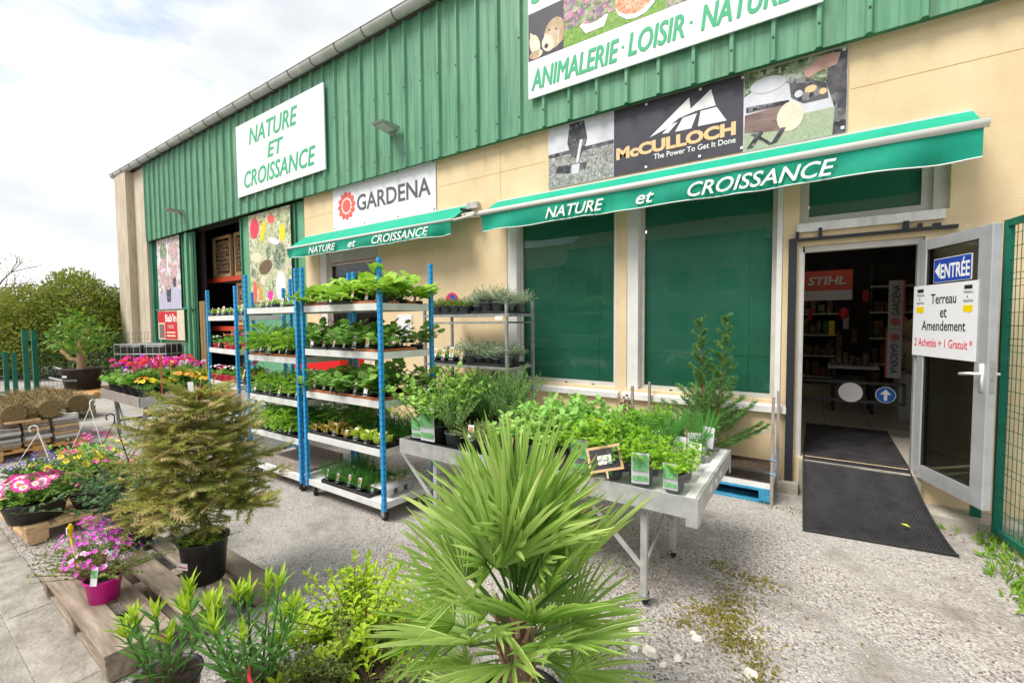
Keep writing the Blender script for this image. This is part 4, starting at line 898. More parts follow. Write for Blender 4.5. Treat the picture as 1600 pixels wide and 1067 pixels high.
MB().prism(dsc(0, 0, 0, .13, 0), -.012, -.001, 'redsign').ob('disc', ns); MB().prism(dsc(0, 0, 0, .10, 0), -.014, -.0121, 'bluesign').prism([(-.085, .055), (-.055, .085), (.085, -.055), (.055, -.085)][::-1], -.016, -.0141, 'redsign').ob('emblem', ns)
MB().box(-.0, .35, -.012, -.002, 0, .45, 'paper').ob('wall_notice', None, label='white notice with a green panel fixed to the cream wall behind the front trolley', cat='notice').location = (-6.1, 0, 1.45)

# ============================================================ PLANTS
def gen(seed, key, tmpl, stems=5, h=.2, tilt=25, r0=.03, nl=10, L_=.05, W_=.03, elev=15, t0=.15, stemk='stem', sr=.0022, zvar=.25, curve=.3, spread_az=None, m=None, top=(0, 0, 0), jit=.35, z0=0.):
    rg = np.random.RandomState(seed); m = m or MB(); P = []; D = []; U = []; Ls = []; Ws = []
    for s in range(stems):
        az = rg.uniform(0, 6.283) if spread_az is None else spread_az[s % len(spread_az)]; ti = R(tilt)*math.sqrt(rg.rand())*1.2; hh = h*(1-zvar*rg.rand())
        b = np.array((r0*math.cos(az)*rg.rand(), r0*math.sin(az)*rg.rand(), z0)); d0 = np.array((math.sin(ti)*math.cos(az), math.sin(ti)*math.sin(az), math.cos(ti)))
        pts = []
        for i in range(5):
            t = i/4; pts.append(b+d0*hh*t+np.array((math.cos(az), math.sin(az), -.4))*curve*hh*t*t*math.sin(ti)+rg.uniform(-.02, .02, 3)*hh*t)
        if sr: m.tube(pts, [sr*1.3, sr*1.1, sr, sr*.8, sr*.5], stemk, 4, False)
        pa = np.array(pts)
        for j in range(nl):
            t = t0+(1-t0)*(j+rg.rand())/nl; q = min(3, int(t*4)); w_ = t*4-q; p = pa[q]*(1-w_)+pa[q+1]*w_
            a = j*2.4+rg.uniform(-.5, .5)+s; e = R(elev)+rg.uniform(-jit, jit)+(.6*t if t > .85 else 0)
            d = np.array((math.cos(a)*math.cos(e), math.sin(a)*math.cos(e), math.sin(e)))
            P.append(p); D.append(d); U.append(np.array((0, 0, 1.))+rg.uniform(-.35, .35, 3)); q2 = rg.uniform(.65, 1.15)*(1-.25*t); Ls.append(L_*q2); Ws.append(W_*q2)
    m.batch(tmpl, P, D, U, np.array(Ls), np.array(Ws), key); return m
def tuft(seed, key, n, h, r0, tilt, w_, tmpl='blade', m=None, z0=0., ht=None):
    rg = np.random.RandomState(seed); m = m or MB(); a = rg.uniform(0, 6.283, n); r_ = r0*np.sqrt(rg.rand(n)); ti = R(tilt)*rg.rand(n)*1.1; a2 = a+rg.uniform(-.8, .8, n)
    P = np.stack([r_*np.cos(a), r_*np.sin(a), np.full(n, z0)], 1); D = np.stack([np.sin(ti)*np.cos(a2), np.sin(ti)*np.sin(a2), np.cos(ti)], 1)
    U = np.stack([-np.cos(a2), -np.sin(a2), .3+0*a], 1); m.batch(tmpl, P, D, U, h*rg.uniform(.6, 1.1, n), w_, key); return m
def flowers(seed, key, n, r_, z0, z1, size, tmpl='fl5', eye='f_yel', m=None, dome=.5, big=None):
    rg = np.random.RandomState(seed); m = m or MB(); a = rg.uniform(0, 6.283, n); q = np.sqrt(rg.rand(n)); z = z0+(z1-z0)*(1-dome*q*q)+rg.uniform(-.1, .1, n)*(z1-z0)
    P = np.stack([r_*q*np.cos(a), r_*q*np.sin(a), z], 1); D = np.stack([q*np.cos(a)*.9, q*np.sin(a)*.9, .75+0*a], 1)+rg.uniform(-.3, .3, (n, 3))
    ss = size*rg.uniform(.8, 1.15, n); U = rg.uniform(-1, 1, (n, 3)); m.batch(tmpl, P, D, U, ss, ss, key)
    if eye: m.batch('eye', P, D, U, ss, ss, eye)
    return m
def pot(r_, h, k, rim=.006, sq=0, n=18):
    m = MB(); m.lathe([(r_*.78, 0), (r_*.97, h-.012), (r_+rim*.6, h-.012), (r_+rim*.6, h), (r_-.004, h), (r_*.9, h-.02)], k, n, caps=(True, False), sq=sq)
    m.lathe([(.001, h-.012), (r_*.93, h-.014)], 'soil', n, sq=sq); return m
def raise_(m, z):
    for v in m.v: v[:, 2] += z
    return m
K['tagpic'] = mat('label_picture', (.72, .16, .10), .5, (.45, .30, .10), scale=60)
K['tagpicg'] = mat('green_label_picture', (.10, .42, .16), .5, (.30, .60, .25), scale=60)
def label_tag(z, y, w_=.038, h=.078, pic='tagpic'):
    m = MB(); tl = .25; rot = ((1, 0, 0), (0, math.cos(tl), -math.sin(tl)), (0, math.sin(tl), math.cos(tl)))
    rot = np.array(rot)
    m.box(-w_/2, w_/2, 0, .001, -.02, h, 'paper', rot.T if False else np.array(((1, 0, 0), (0, math.cos(tl), math.sin(tl)), (0, -math.sin(tl), math.cos(tl)))), (0, y, z))
    m.box(-w_*.36, w_*.36, -.0012, -.0001, h*.42, h*.84, pic, np.array(((1, 0, 0), (0, math.cos(tl), math.sin(tl)), (0, -math.sin(tl), math.cos(tl)))), (0, y, z)); return m
PROTO = {}
def proto(kind, var):
    key = (kind, var)
    if key in PROTO: return PROTO[key]
    s = hash_(kind)+var*17; pr_, ph, pk, sq = .046, .048, 'potb', .6; fo = None; extra = []; tagged = True; pic = 'tagpic'
    if kind == 'cucumber': fo = gen(s, 'cuc', 'round', 5, .24, 60, .02, 7, .135, .145, 8, .3)
    elif kind == 'courgette': fo = gen(s, 'cucd', 'round', 5, .24, 42, .02, 8, .095, .10, 12, .3)
    elif kind == 'melon': fo = gen(s, 'cucd', 'round', 6, .24, 46, .02, 8, .085, .09, 8, .25)
    elif kind == 'tomato': fo = gen(s, 'tom', 'pinn', 5, .25, 32, .015, 9, .13, .15, 5, .25)
    elif kind == 'aubergine': fo = gen(s, 'tomd', 'oval', 4, .17, 25, .015, 8, .075, .05, 10, .3)
    elif kind == 'bushy tomato': fo = gen(s, 'tom', 'pinn', 8, .20, 40, .02, 8, .095, .11, 12, .2)
    elif kind == 'dark tomato': fo = gen(s, 'tomd', 'pinn', 5, .26, 35, .015, 9, .12, .14, 5, .2)
    elif kind == 'red lettuce': fo = gen(s, 'let', 'oval', 12, .07, 65, .02, 5, .10, .05, 45, .1, sr=0)
    elif kind == 'green lettuce': fo = gen(s, 'lety', 'oval', 12, .05, 65, .02, 5, .085, .06, 45, .1, sr=0)
    elif kind == 'onion': fo = tuft(s, 'chived', 110, .20, .05, 45, .004)
    elif kind == 'seedling': fo = gen(s, 'tom', 'oval', 6, .06, 45, .03, 4, .045, .025, 25, .1, sr=.001)
    elif kind == 'thyme': fo = gen(s, 'thy', 'diam', 70, .13, 66, .035, 18, .016, .010, 40, .15, sr=.0008); pr_, ph, pk, sq = .058, .09, 'potg', 0; tagged = var == 1
    elif kind == 'rosemary': fo = gen(s, 'ros', 'diam', 30, .28, 28, .035, 34, .030, .008, 45, .1, sr=.0014); pr_, ph, pk, sq = .058, .09, 'potg', 0; tagged = False
    elif kind == 'mint': fo = gen(s, 'sage', 'oval', 22, .31, 42, .035, 18, .042, .028, 20, .1); pr_, ph, pk, sq = .06, .09, 'potb', 0; pic = 'tagpicg'
    elif kind == 'basil': fo = gen(s, 'basil', 'oval', 15, .21, 42, .035, 10, .070, .050, 12, .25); pr_, ph, pk, sq = .06, .10, 'potg', 0; tagged = False
    elif kind == 'parsley': fo = gen(s, 'pars', 'jag', 42, .16, 50, .035, 9, .040, .044, 25, .3, sr=.001); pr_, ph, pk, sq = .068, .105, 'potg', 0; pic = 'tagpicg'
    elif kind == 'coriander': fo = gen(s, 'pars', 'jag', 36, .20, 36, .035, 9, .038, .040, 30, .3, sr=.001); pr_, ph, pk, sq = .06, .10, 'potg2', 0; tagged = False
    elif kind == 'chive': fo = tuft(s, 'chive', 120, .23, .045, 20, .0035); pr_, ph, pk, sq = .06, .10, 'potg2', 0; tagged = False
    elif kind == 'purple basil': fo = gen(s, 'purple', 'oval', 5, .20, 14, .02, 9, .030, .022, 10, .4); pr_, ph, pk, sq = .055, .09, 'potg', 0; tagged = False
    elif kind == 'lavender': fo = gen(s, 'lav', 'diam', 50, .15, 55, .04, 18, .026, .009, 45, .12, sr=.001); pr_, ph, pk, sq = .055, .085, 'potg', .3; tagged = False
    elif kind == 'heath': fo = gen(s, 'heath', 'diam', 80, .09, 66, .05, 16, .015, .009, 40, .1, sr=.0008); pr_, ph, pk, sq = .06, .08, 'potg', .5; tagged = False
    elif kind == 'laurel': fo = gen(s, 'hedgeg', 'oval', 14, .30, 45, .03, 18, .055, .034, 20, .15); pr_, ph, pk, sq = .07, .10, 'potb', 0; tagged = False
    elif kind in ('geranium pink', 'geranium red', 'geranium pale', 'geranium violet'):
        fo = gen(s, 'ger', 'round', 10, .13, 55, .03, 8, .060, .064, 15, .2); pr_, ph, pk, sq = .065, .09, 'potb', 0; tagged = False
        c = {'geranium pink': 'f_hot', 'geranium red': 'f_red', 'geranium pale': 'f_pale', 'geranium violet': 'f_purp'}[kind]
        fl = MB(); rg = np.random.RandomState(s)
        for q in range(4 if kind != 'geranium violet' else 2):
            a = rg.uniform(0, 6.28); rr_ = .085*rg.rand()**.5; ctr = np.array((rr_*math.cos(a), rr_*math.sin(a), .15+.06*rg.rand())); fl.tube([(rr_*.3*math.cos(a), rr_*.3*math.sin(a), .03), ctr], .0015, 'stem', 4)
            n = 16; d = rg.normal(size=(n, 3)); d /= np.linalg.norm(d, axis=1, keepdims=True); d[:, 2] = np.abs(d[:, 2])*.9; fl.batch('fl5', ctr+d*.024, d, rg.uniform(-1, 1, (n, 3)), .026, .026, c)
        extra.append(('flowers', raise_(fl, ph)))
    elif kind == 'marigold':
        fo = gen(s, 'ger', 'diam', 9, .09, 45, .03, 10, .035, .012, 20, .2); pr_, ph, pk, sq = .055, .07, 'potb', 0; tagged = False
        extra.append(('flowers', raise_(flowers(s, 'f_orange' if var else 'f_yel', 8, .08, .07, .12, .045, 'fl12', None), ph)))
    elif kind == 'primrose':
        fo = gen(s, 'ger', 'oval', 9, .05, 60, .03, 5, .06, .03, 25, .1, sr=0); pr_, ph, pk, sq = .05, .07, 'potr', 0; tagged = False
        extra.append(('flowers', raise_(flowers(s, ['f_red', 'f_wht', 'f_hot'][var], 9, .06, .05, .09, .032, 'fl5'), ph)))
    parts = [('pot', pot(pr_, ph, pk, sq=sq, n=14).mesh('pot', True)), ('foliage', raise_(fo, ph-.01).mesh('foliage'))]
    for n_, mm in extra: parts.append((n_, mm.mesh(n_)))
    if tagged:
        if kind in ('parsley', 'mint'):
            big = MB().add([(-.042, -pr_-.004, .02), (.042, -pr_-.004, .02), (.042, -pr_-.010, .175), (-.042, -pr_-.010, .175)], [(0, 1, 2, 3), (3, 2, 1, 0)], 'paper').add([(-.036, -pr_-.0110, .085), (.036, -pr_-.0110, .085), (.036, -pr_-.0145, .165), (-.036, -pr_-.0145, .165)], [(0, 1, 2, 3)], 'tagpicg').add([(-.036, -pr_-.0080, .035), (.036, -pr_-.0080, .035), (.036, -pr_-.0098, .06), (-.036, -pr_-.0098, .06)], [(0, 1, 2, 3)], 'tagpicg')
            parts.append(('plant_label', big.mesh('plant_label')))
        else: parts.append(('plant_label', label_tag(ph, -pr_+.004, pic=pic).mesh('plant_label')))
    PROTO[key] = parts; return parts
def hash_(s): return sum(ord(c)*(i+3) for i, c in enumerate(s)) % 9973
ORD = ['first', 'second', 'third', 'fourth', 'fifth', 'sixth', 'seventh', 'eighth', 'ninth', 'tenth', 'eleventh', 'twelfth']
def put(parts, name, loc, rz=0, s=1., label=None, cat=None, group=None):
    e = E(name, loc, rz, label, cat, group); e.scale = (s, s, s)
    for pn, me in parts: link(pn, me, e)
    return e
ROWN = {1: ['the only'], 2: ['front', 'back'], 3: ['front', 'middle', 'back'], 4: ['front', 'second', 'third', 'back'], 5: ['front', 'second', 'third', 'fourth', 'back']}
def shelf_plants(kinds, x0, x1, nx, y0, y1, ny, z, where, group, s=1., skip=0., org=None, rot=0.):
    """kinds(ix,iy)->kind or None"""
    for iy in range(ny):
        c = 0
        for ix in range(nx):
            k = kinds(ix, iy) if callable(kinds) else kinds
            if k is None or (iy > 0 and rnd.random() < .05): continue
            x = x0+(x1-x0)*(ix/max(1, nx-1)); y = y0+(y1-y0)*(iy/max(1, ny-1))
            x += rnd.uniform(-.012, .012); y += rnd.uniform(-.008, .008)
            rz = rnd.uniform(-.3, .3) if iy == 0 else rnd.uniform(0, 6.28)
            nm = k.replace(' ', '_')+('_plant' if k not in ('seedling',) else '')
            put(proto(k, rnd.randrange(3)), nm, (x, y, z), rz, s*(1.3 if k in ('mint', 'rosemary') and where == 'herb bench' else 1)*rnd.choice((.78, .9, 1., 1.08, 1.22)), f"{k} plant {ORD[c]} from left, {ROWN[ny][iy]} row, {where}", 'potted plant', group); c += 1
def tray(x0, x1, y0, y1, z, k, label, group='plant trays'):
    m = MB(); t_ = .004; h = .035
    m.box(x0, x1, y0, y1, z, z+.004, k).box(x0, x1, y0, y0+t_, z+.0041, z+h, k).box(x0, x1, y1-t_, y1, z+.0041, z+h, k).box(x0, x0+t_, y0+t_, y1-t_, z+.0041, z+h, k).box(x1-t_, x1, y0+t_, y1-t_, z+.0041, z+h, k)
    m.ob('plant_tray', None, label=label, cat='tray', group=group)

# ============================================================ TROLLEYS
def caster():
    m = MB(); m.tube([(-.017, 0, .060), (.017, 0, .060)], .060, 'rubber', 18); w_ = m
    r2 = MB().tube([(-.0185, 0, .060), (.0185, 0, .060)], .040, 'galv', 14)
    f = MB().box(-.026, -.019, -.02, .02, .045, .115, 'galv').box(.019, .026, -.02, .02, .045, .115, 'galv').box(-.03, .03, -.035, .035, .115, .122, 'galv')
    return w_.mesh('wheel', True), r2.mesh('rim', True), f.mesh('fork')
CST = caster()
def post_mesh(z0, z1):
    m = MB(); w_ = .030
    m.box(-w_/2, w_/2, -w_*.6, w_*.6, z0, z1, 'blue')
    z = z0+.04
    while z < z1-.02:
        m.box(-.004, .004, -w_*.6-.0012, -w_*.6-.0001, z, z+.015, 'hole').box(w_/2+.0001, w_/2+.0012, -.004, .004, z, z+.015, 'hole'); z += .055
    return m.mesh('post')
PM = post_mesh(.105, 2.33); PM3 = post_mesh(.105, 2.23)
def trolley(FL, FR, BR, BL, levels, label, pm=PM, name='plant_trolley'):
    t = E(name, (0, 0, 0), 0, label, 'trolley', 'blue post plant trolleys')
    for p in (FL, FR, BR, BL):
        o = link('post', pm, t); o.location = (*p, 0)
        cx = .06 if p in (FL, BL) else -.06; cy = .05 if p in (FL, FR) else -.05
        fo_ = link('caster', CST[2], t); fo_.location = (p[0]+cx, p[1]+cy, 0); fo_.rotation_euler = (0, 0, R(70)+p[0]*3)
        for mm in CST[:2]: link('wheel' if mm is CST[0] else 'rim', mm, fo_)
    def quad(z, lip, k, nm):
        m = MB(); A = [np.array(q) for q in (FL, FR, BR, BL)]; ce = sum(A)/4
        A = [a+(ce-a)/np.linalg.norm(ce-a)*.012 for a in A]
        v = [(*a, z-.012) for a in A]+[(*a, z) for a in A]; m.add(v, [(3, 2, 1, 0), (4, 5, 6, 7)], k)
        for i in range(4):
            a, b = A[i], A[(i+1) % 4]; d = (b-a)/np.linalg.norm(b-a); n_ = np.array((d[1], -d[0])); off = n_*(.010 if i in (0, 2) else .004)
            m.beam((*(a+off+d*.022), z-lip/2+.012), (*(b+off-d*.022), z-lip/2+.012), .010, lip, k)
        m.ob(nm, t)
    for z in levels[:-1]: quad(z, .062, 'shelfw', 'shelf')
    quad(levels[-1], .060, 'shelfw', 'base')
    return t
L1 = [1.93, 1.50, 1.07, .64, .165]
trolley((-4.31, -2.83), (-3.13, -2.83), (-3.09, -2.25), (-4.27, -2.25), L1, 'nearest tall trolley with blue posts and five pale shelves of vegetable plants')
L2 = [1.93, 1.40, .95, .55, .165]
trolley((-5.47, -2.83), (-4.42, -2.83), (-4.40, -2.22), (-5.56, -2.25), L2, 'middle tall trolley with blue posts holding rows of tomato plants')
L3 = [1.86, 1.43, .99, .56, .165]
trolley((-7.00, -2.62), (-5.90, -2.75), (-5.85, -2.18), (-6.95, -2.05), L3, 'farthest blue post trolley carrying primroses and small seedlings', PM3)
SHN = ['top shelf of nearest trolley', 'second shelf of nearest trolley', 'middle shelf of nearest trolley', 'fourth shelf of nearest trolley', 'base of nearest trolley']
shelf_plants('cucumber', -4.26, -3.18, 7, -2.76, -2.34, 3, L1[0], SHN[0], 'cucumber plants on the nearest trolley')
shelf_plants(lambda i, j: 'courgette' if (i+j) % 4 or i < 1 else 'melon', -4.22, -3.2, 7, -2.76, -2.34, 3, L1[1], SHN[1], 'courgette plants on the nearest trolley')
shelf_plants(lambda i, j: 'melon' if i < 5 else 'courgette', -4.22, -3.2, 7, -2.76, -2.34, 3, L1[2], SHN[2], 'melon plants on the nearest trolley', 1.05)
shelf_plants(lambda i, j: ('red lettuce' if i < 4 else 'green lettuce') if j == 0 else ('dark tomato' if i < 4 else 'onion'), -4.22, -3.2, 7, -2.76, -2.34, 3, L1[3], SHN[3], 'salad plants on the nearest trolley')
shelf_plants(lambda i, j: 'onion' if i > 0 else None, -4.24, -3.4, 6, -2.72, -2.36, 3, L1[4], SHN[4], 'onion plants on the trolley base')
SH2 = ['top shelf of middle trolley', 'second shelf of middle trolley', 'third shelf of middle trolley', 'fourth shelf of middle trolley']
shelf_plants('seedling', -5.35, -4.9, 4, -2.7, -2.5, 2, L2[0], SH2[0], 'seedlings on the middle trolley')
shelf_plants(lambda i, j: 'tomato' if j < 2 else 'dark tomato', -5.40, -4.50, 6, -2.76, -2.34, 3, L2[1], SH2[1], 'tomato plants on the middle trolley', 1.05)
shelf_plants('bushy tomato', -5.40, -4.50, 6, -2.76, -2.34, 3, L2[2], SH2[2], 'bushy tomato plants on the middle trolley')
shelf_plants(lambda i, j: 'tomato' if j == 0 else 'dark tomato', -5.40, -4.50, 6, -2.76, -2.34, 3, L2[3], SH2[3], 'tomato plants low on the middle trolley', 1.1)
shelf_plants('seedling', -6.85, -6.0, 6, -2.6, -2.3, 3, L3[0], 'top shelf of farthest trolley', 'seedlings on the farthest trolley', 1.1)
shelf_plants(lambda i, j: ['primrose', 'aubergine', 'primrose', 'primrose', 'tomato'][(i+j) % 5], -6.85, -6.0, 6, -2.58, -2.3, 2, L3[1], 'second shelf of farthest trolley', 'mixed plants on the farthest trolley', 1.15)
shelf_plants(lambda i, j: 'primrose' if i < 4 else 'seedling', -6.85, -6.0, 6, -2.58, -2.3, 2, L3[2], 'third shelf of farthest trolley', 'primroses on the farthest trolley', 1.3)
for i, (x0, x1, k, z, w_) in enumerate([(-4.28, -3.95, 'terra', L1[0], 'left tray, top shelf'), (-3.92, -3.56, 'potb', L1[0], 'middle tray, top shelf'), (-3.53, -3.16, 'terra', L1[0], 'right tray, top shelf'), (-4.27, -3.95, 'potb', L1[1], 'left tray, second shelf'), (-3.92, -3.56, 'potb', L1[1], 'middle tray, second shelf'), (-3.53, -3.16, 'terra', L1[1], 'right tray, second shelf'), (-4.27, -3.82, 'terra', L1[2], 'left tray, middle shelf'), (-3.8, -3.16, 'terra', L1[2], 'right tray, middle shelf'), (-4.27, -3.7, 'potb', L1[3], 'left tray, fourth shelf'), (-3.68, -3.16, 'potb', L1[3], 'right tray, fourth shelf'), (-4.1, -3.36, 'potb', L1[4], 'wide tray on the base')]):
    tray(x0, x1, -2.815, -2.29, z+.001, k, ('terracotta' if k == 'terra' else 'black')+' plant tray, '+w_+' of nearest trolley' if 'base' not in w_ else 'black wide plant tray on the base of the nearest trolley')
for x0, x1, z, k, w_ in [(-5.44, -4.96, L2[1], 'terra', 'left tray, second shelf'), (-4.94, -4.46, L2[1], 'terra', 'right tray, second shelf'), (-5.44, -4.96, L2[2], 'potb', 'left tray, third shelf'), (-4.94, -4.46, L2[2], 'potb', 'right tray, third shelf'), (-5.44, -4.46, L2[3], 'potb', 'wide tray, fourth shelf')]:
    tray(x0, x1, -2.81, -2.29, z+.001, k, ('terracotta ' if k == 'terra' else 'black ')+w_+' of middle trolley')
# empty clear tray crumpled on the trolley base and on the middle trolley base
m = MB(); K['clear'] = mat('clear_tray', (.42, .42, .43), .25, (.62, .62, .63), scale=14, spec=.7)
for i in range(3):
    for j in range(3): m.lathe([(.035, .0), (.048, .07), (.056, .072)], 'clear', 10, at=(-.12+.12*i, -.12+.12*j, 0))
m.box(-.2, .2, -.2, .2, .071, .076, 'clear') 
o = m.ob('empty_tray', None, True, label='empty grey cup tray at the right end of the trolley base', cat='tray'); o.location = (-3.31, -2.55, .17); o.scale = (.62, 1., 1.1)
m = MB(); m.box(-.45, .45, -.25, .25, .01, .03, 'woodg').box(-.45, .45, -.25, -.2, .031, .1, 'woodg').box(-.45, .45, .2, .25, .031, .1, 'woodg')
m.ob('wooden_tray', None, label='low grey wooden tray lying on the base of the middle trolley', cat='tray').location = (-4.95, -2.53, .166)
MB().bevbox(0, 1.5, 0, .5, 0, .30, 'redcloth', .03).box(-.02, 1.52, -.02, .52, .3005, .33, 'redcloth').ob('red_container', None, label='long bright red plastic container behind the middle trolley', cat='container').location = (-8.2, -.75, .93)
MB().box(0, 1.4, .05, .45, 0, .9, 'galvd').box(-.05, 1.45, 0, .5, .9005, .93, 'galvd').ob('metal_stand', None, label='worn metal stand under the red container', cat='stand').location = (-8.15, -.75, 0)
for i, (x, y, z) in enumerate([(-7.3, -1.7, .60), (-7.25, -1.65, .1)]):
    m = MB(); m.bevbox(0, .6, 0, .4, 0, .30, 'greenbox', .02).box(-.015, .615, -.015, .415, .3, .325, 'greenbox')
    for q in range(9): m.box(.03+q*.062, .05+q*.062, -.008, -.0001, .04, .27, 'greenbox')
    m.ob('green_crate', None, label=['dark green plastic crate, upper of two behind the farthest trolley', 'dark green plastic crate, lower of two behind the farthest trolley'][i], cat='crate', group='green crates behind the trolleys').location = (x, y, z)

# ============================================================ GREY SHELF BY THE WALL
g = E('metal_shelf', (0, 0, 0), 0, 'worn grey steel shelf rack of potted shrubs standing against the cream wall', 'shelf')
for x, y in ((-4.72, -.72), (-3.27, -.72), (-4.66, -.2), (-3.2, -.2)):
    MB().box(x-.017, x+.017, y-.017, y+.017, 0, 2.04, 'galvd').ob('post', g)
for z in (1.86, 1.17, .73): MB().box(-4.70, -3.22, -.735, -.725, z-.025, z+.01, 'galvd').box(-4.70, -3.22, -.195, -.185, z-.025, z+.01, 'galvd').box(-3.225, -3.215, -.72, -.2, z-.025, z+.01, 'galvd').box(-4.7, -3.23, -.71, -.21, z-.012, z-.004, 'galvd').ob('shelf', g)
MB().box(-4.70, -3.25, -.735, -.725, 1.74, 1.765, 'galvd').box(-4.64, -3.22, -.205, -.195, 1.74, 1.765, 'galvd').ob('rail', g)
for x0, x1, z, w_ in ((-4.6, -3.92, 1.872, 'left tray, top'), (-3.88, -3.24, 1.872, 'right tray, top'), (-4.62, -4.0, 1.182, 'left tray, middle'), (-3.98, -3.3, 1.182, 'right tray, middle')): tray(x0, x1, -.70, -.24, z, 'potb', 'black '+w_+' shelf of the grey steel rack')
shelf_plants('heath', -4.52, -4.02, 4, -.64, -.46, 2, 1.877, 'left of grey rack top', 'heath pots on the grey rack', 1.3)
shelf_plants('lavender', -3.80, -3.30, 4, -.62, -.40, 2, 1.877, 'right of grey rack top', 'grey lavender pots on the rack', 1.45)
shelf_plants('seedling', -4.56, -4.1, 4, -.62, -.42, 2, 1.187, 'left of grey rack middle', 'leafy pots on the grey rack', 1.5)
shelf_plants('lavender', -3.92, -3.36, 5, -.62, -.40, 2, 1.187, 'right of grey rack middle', 'grey lavender pots on the middle rack shelf', 1.5)
shelf_plants(lambda i, j: 'rosemary' if i < 2 else 'laurel', -4.5, -3.34, 6, -.6, -.40, 2, .742, 'grey rack bottom', 'green shrubs on the bottom rack shelf', .9)
MB().box(-.06, .06, 0, .002, 0, .055, 'paper').box(.065, .085, 0, .002, 0, .055, 'yellowp').ob('price_tag', None, label='white and yellow price tag clipped under the grey rack top shelf', cat='tag').location = (-3.38, -.74, 1.785)

# ============================================================ HERB TABLE
ht = E('metal_bench', (0, 0, 0), 0, 'long grey metal display bench covered with pots of herbs', 'bench')
m = MB(); X0, X1, Y0, Y1 = -2.97, -.55, -2.76, -1.62
m.box(X0, X1, Y0-.012, Y0, .645, .765, 'galv').box(X0, X1, Y1, Y1+.012, .645, .765, 'galv').box(X0-.012, X0, Y0-.012, Y1+.012, .645, .765, 'galv').box(X1, X1+.012, Y0-.012, Y1+.012, .645, .765, 'galv')
m.box(X1-.05, X1+.016, Y0-.016, Y0-.0125, .60, .768, 'galv').box(X1+.0125, X1+.0165, Y0-.012, Y0+.06, .60, .768, 'galv').box(X1+.0125, X1+.0165, Y1-.06, Y1, .60, .768, 'galv')
for q in range(3): m.box(X1+.0122, X1+.0145, Y0+.35+q*.16, Y0+.40+q*.16, .69, .725, 'white')
m.ob('frame', ht)
MB().box(X0+.005, X1-.005, Y0+.005, Y1-.005, .715, .735, 'sillw').box(X1-.06, X1-.005, Y0+.004, Y1-.004, .7355, .762, 'sillw').box(X0+.005, X1-.0605, Y0+.004, Y0+.03, .7355, .748, 'sillw').ob('tabletop', ht)
for x in (-.86, -2.62):
    for y in (-2.70, -2.03):
        lg = MB(); lg.box(x-.019, x+.019, y-.019, y+.019, .07, .63, 'galv').tube([(x, y, .075), (x, y, .055)], .03, 'galvd', 10); o = lg.ob('leg', ht)
        c = MB().tube([(x-.013, y+.03, .04), (x+.013, y+.03, .04)], .04, 'rubber', 14).box(x-.02, x-.015, y-.02, y+.05, .03, .06, 'galv'); c.ob('foot_wheel', o, True)
    MB().beam((x, -2.68, .24), (x, -2.05, .50), .012, .028, 'galvd').beam((x-.02, -2.70, .25), (x-.42, -2.70, .625), .012, .03, 'galv').beam((x+.0, -2.05, .30), (x-.32, -2.03, .625), .012, .03, 'galvd').ob('brace', ht)
def herb_kind(i, j):
    if i < 2: return 'mint' if j < 3 else 'rosemary'
    if i == 2: return 'rosemary' if j in (0, 2, 3, 4) else 'thyme'
    if i in (3, 4): return 'thyme' if j < 2 else ('rosemary' if j < 4 and i == 3 else 'thyme')
    if i < 8: return 'basil'
    if j == 0 or j == 1: return 'parsley' if j == 0 else 'coriander'
    if i == 8: return 'purple basil' if j == 4 else 'coriander'
    return 'chive' if i >= 10 or j == 2 else 'coriander'
shelf_plants(herb_kind, -2.86, -.70, 12, -2.64, -1.74, 5, .752, 'herb bench', 'potted herbs on the metal bench', 1.15)
tray(-2.9, -1.72, -2.74, -2.35, .736, 'potb', 'black plant tray along the left front of the herb bench'); 
# flyers, slates and yellow marker standing in the pots
def slate(loc, rz, label, tilt=20, s=1.):
    e = E('chalk_slate', loc, rz, label, 'slate'); e.rotation_euler = (R(-tilt), R(-14), rz); e.scale = (s, s, s)
    MB().box(-.075, .075, 0, .008, 0, .11, 'woodn').ob('slate_frame', e); MB().box(-.063, .063, -.002, -.0001, .012, .098, 'black_l').ob('board', e); MB().box(-.03, .03, -.0035, -.0021, .03, .068, 'paper').box(-.02, .018, -.0045, -.0036, .045, .049, 'grey_l').ob('price_sticker', e)
    MB().box(-.004, .004, .001, .006, -.03, 0, 'woodn').ob('stake', e)
slate((-1.07, -2.79, .835), .3, 'wood framed chalk slate leaning on the parsley pots at the bench corner', 25, 1.45)
slate((-1.84, -2.79, .83), -.5, 'wood framed chalk slate half hidden by the palm leaf tips')
ys = E('yellow_marker', (-1.36, -2.36, .86), 0, 'yellow plastic price marker sticking up from the herb bench', 'price marker'); ys.rotation_euler = (R(-15), R(12), .3)
MB().box(-.006, .006, 0, .006, -.1, .12, 'yellowp').box(-.065, .065, -.001, .006, .1201, .19, 'yellowp').ob('marker', ys); MB().box(-.04, .04, -.0025, -.0011, .137, .173, 'paper').ob('price_sticker', ys)
for i, (x, y, z) in enumerate([(-1.22, -2.25, .86), (-1.06, -2.22, .86), (-.98, -2.05, .87), (-.80, -2.12, .87), (-.68, -2.2, .86), (-.72, -2.0, .88), (-1.1, -1.95, .90), (-.66, -1.85, .90)]):
    o = MB().box(-.045, .045, 0, .001, -.08, .075, 'paper').box(-.038, .038, -.0012, -.0001, -.0, .03, 'tagpicg').ob('paper_sleeve', None, label=f'white printed sleeve card {ORD[i]} from the front among the chives and coriander', cat='card', group='white cards on the herb bench'); o.location = (x, y, z); o.rotation_euler = (R(-12), 0, rnd.uniform(-.4, .4))

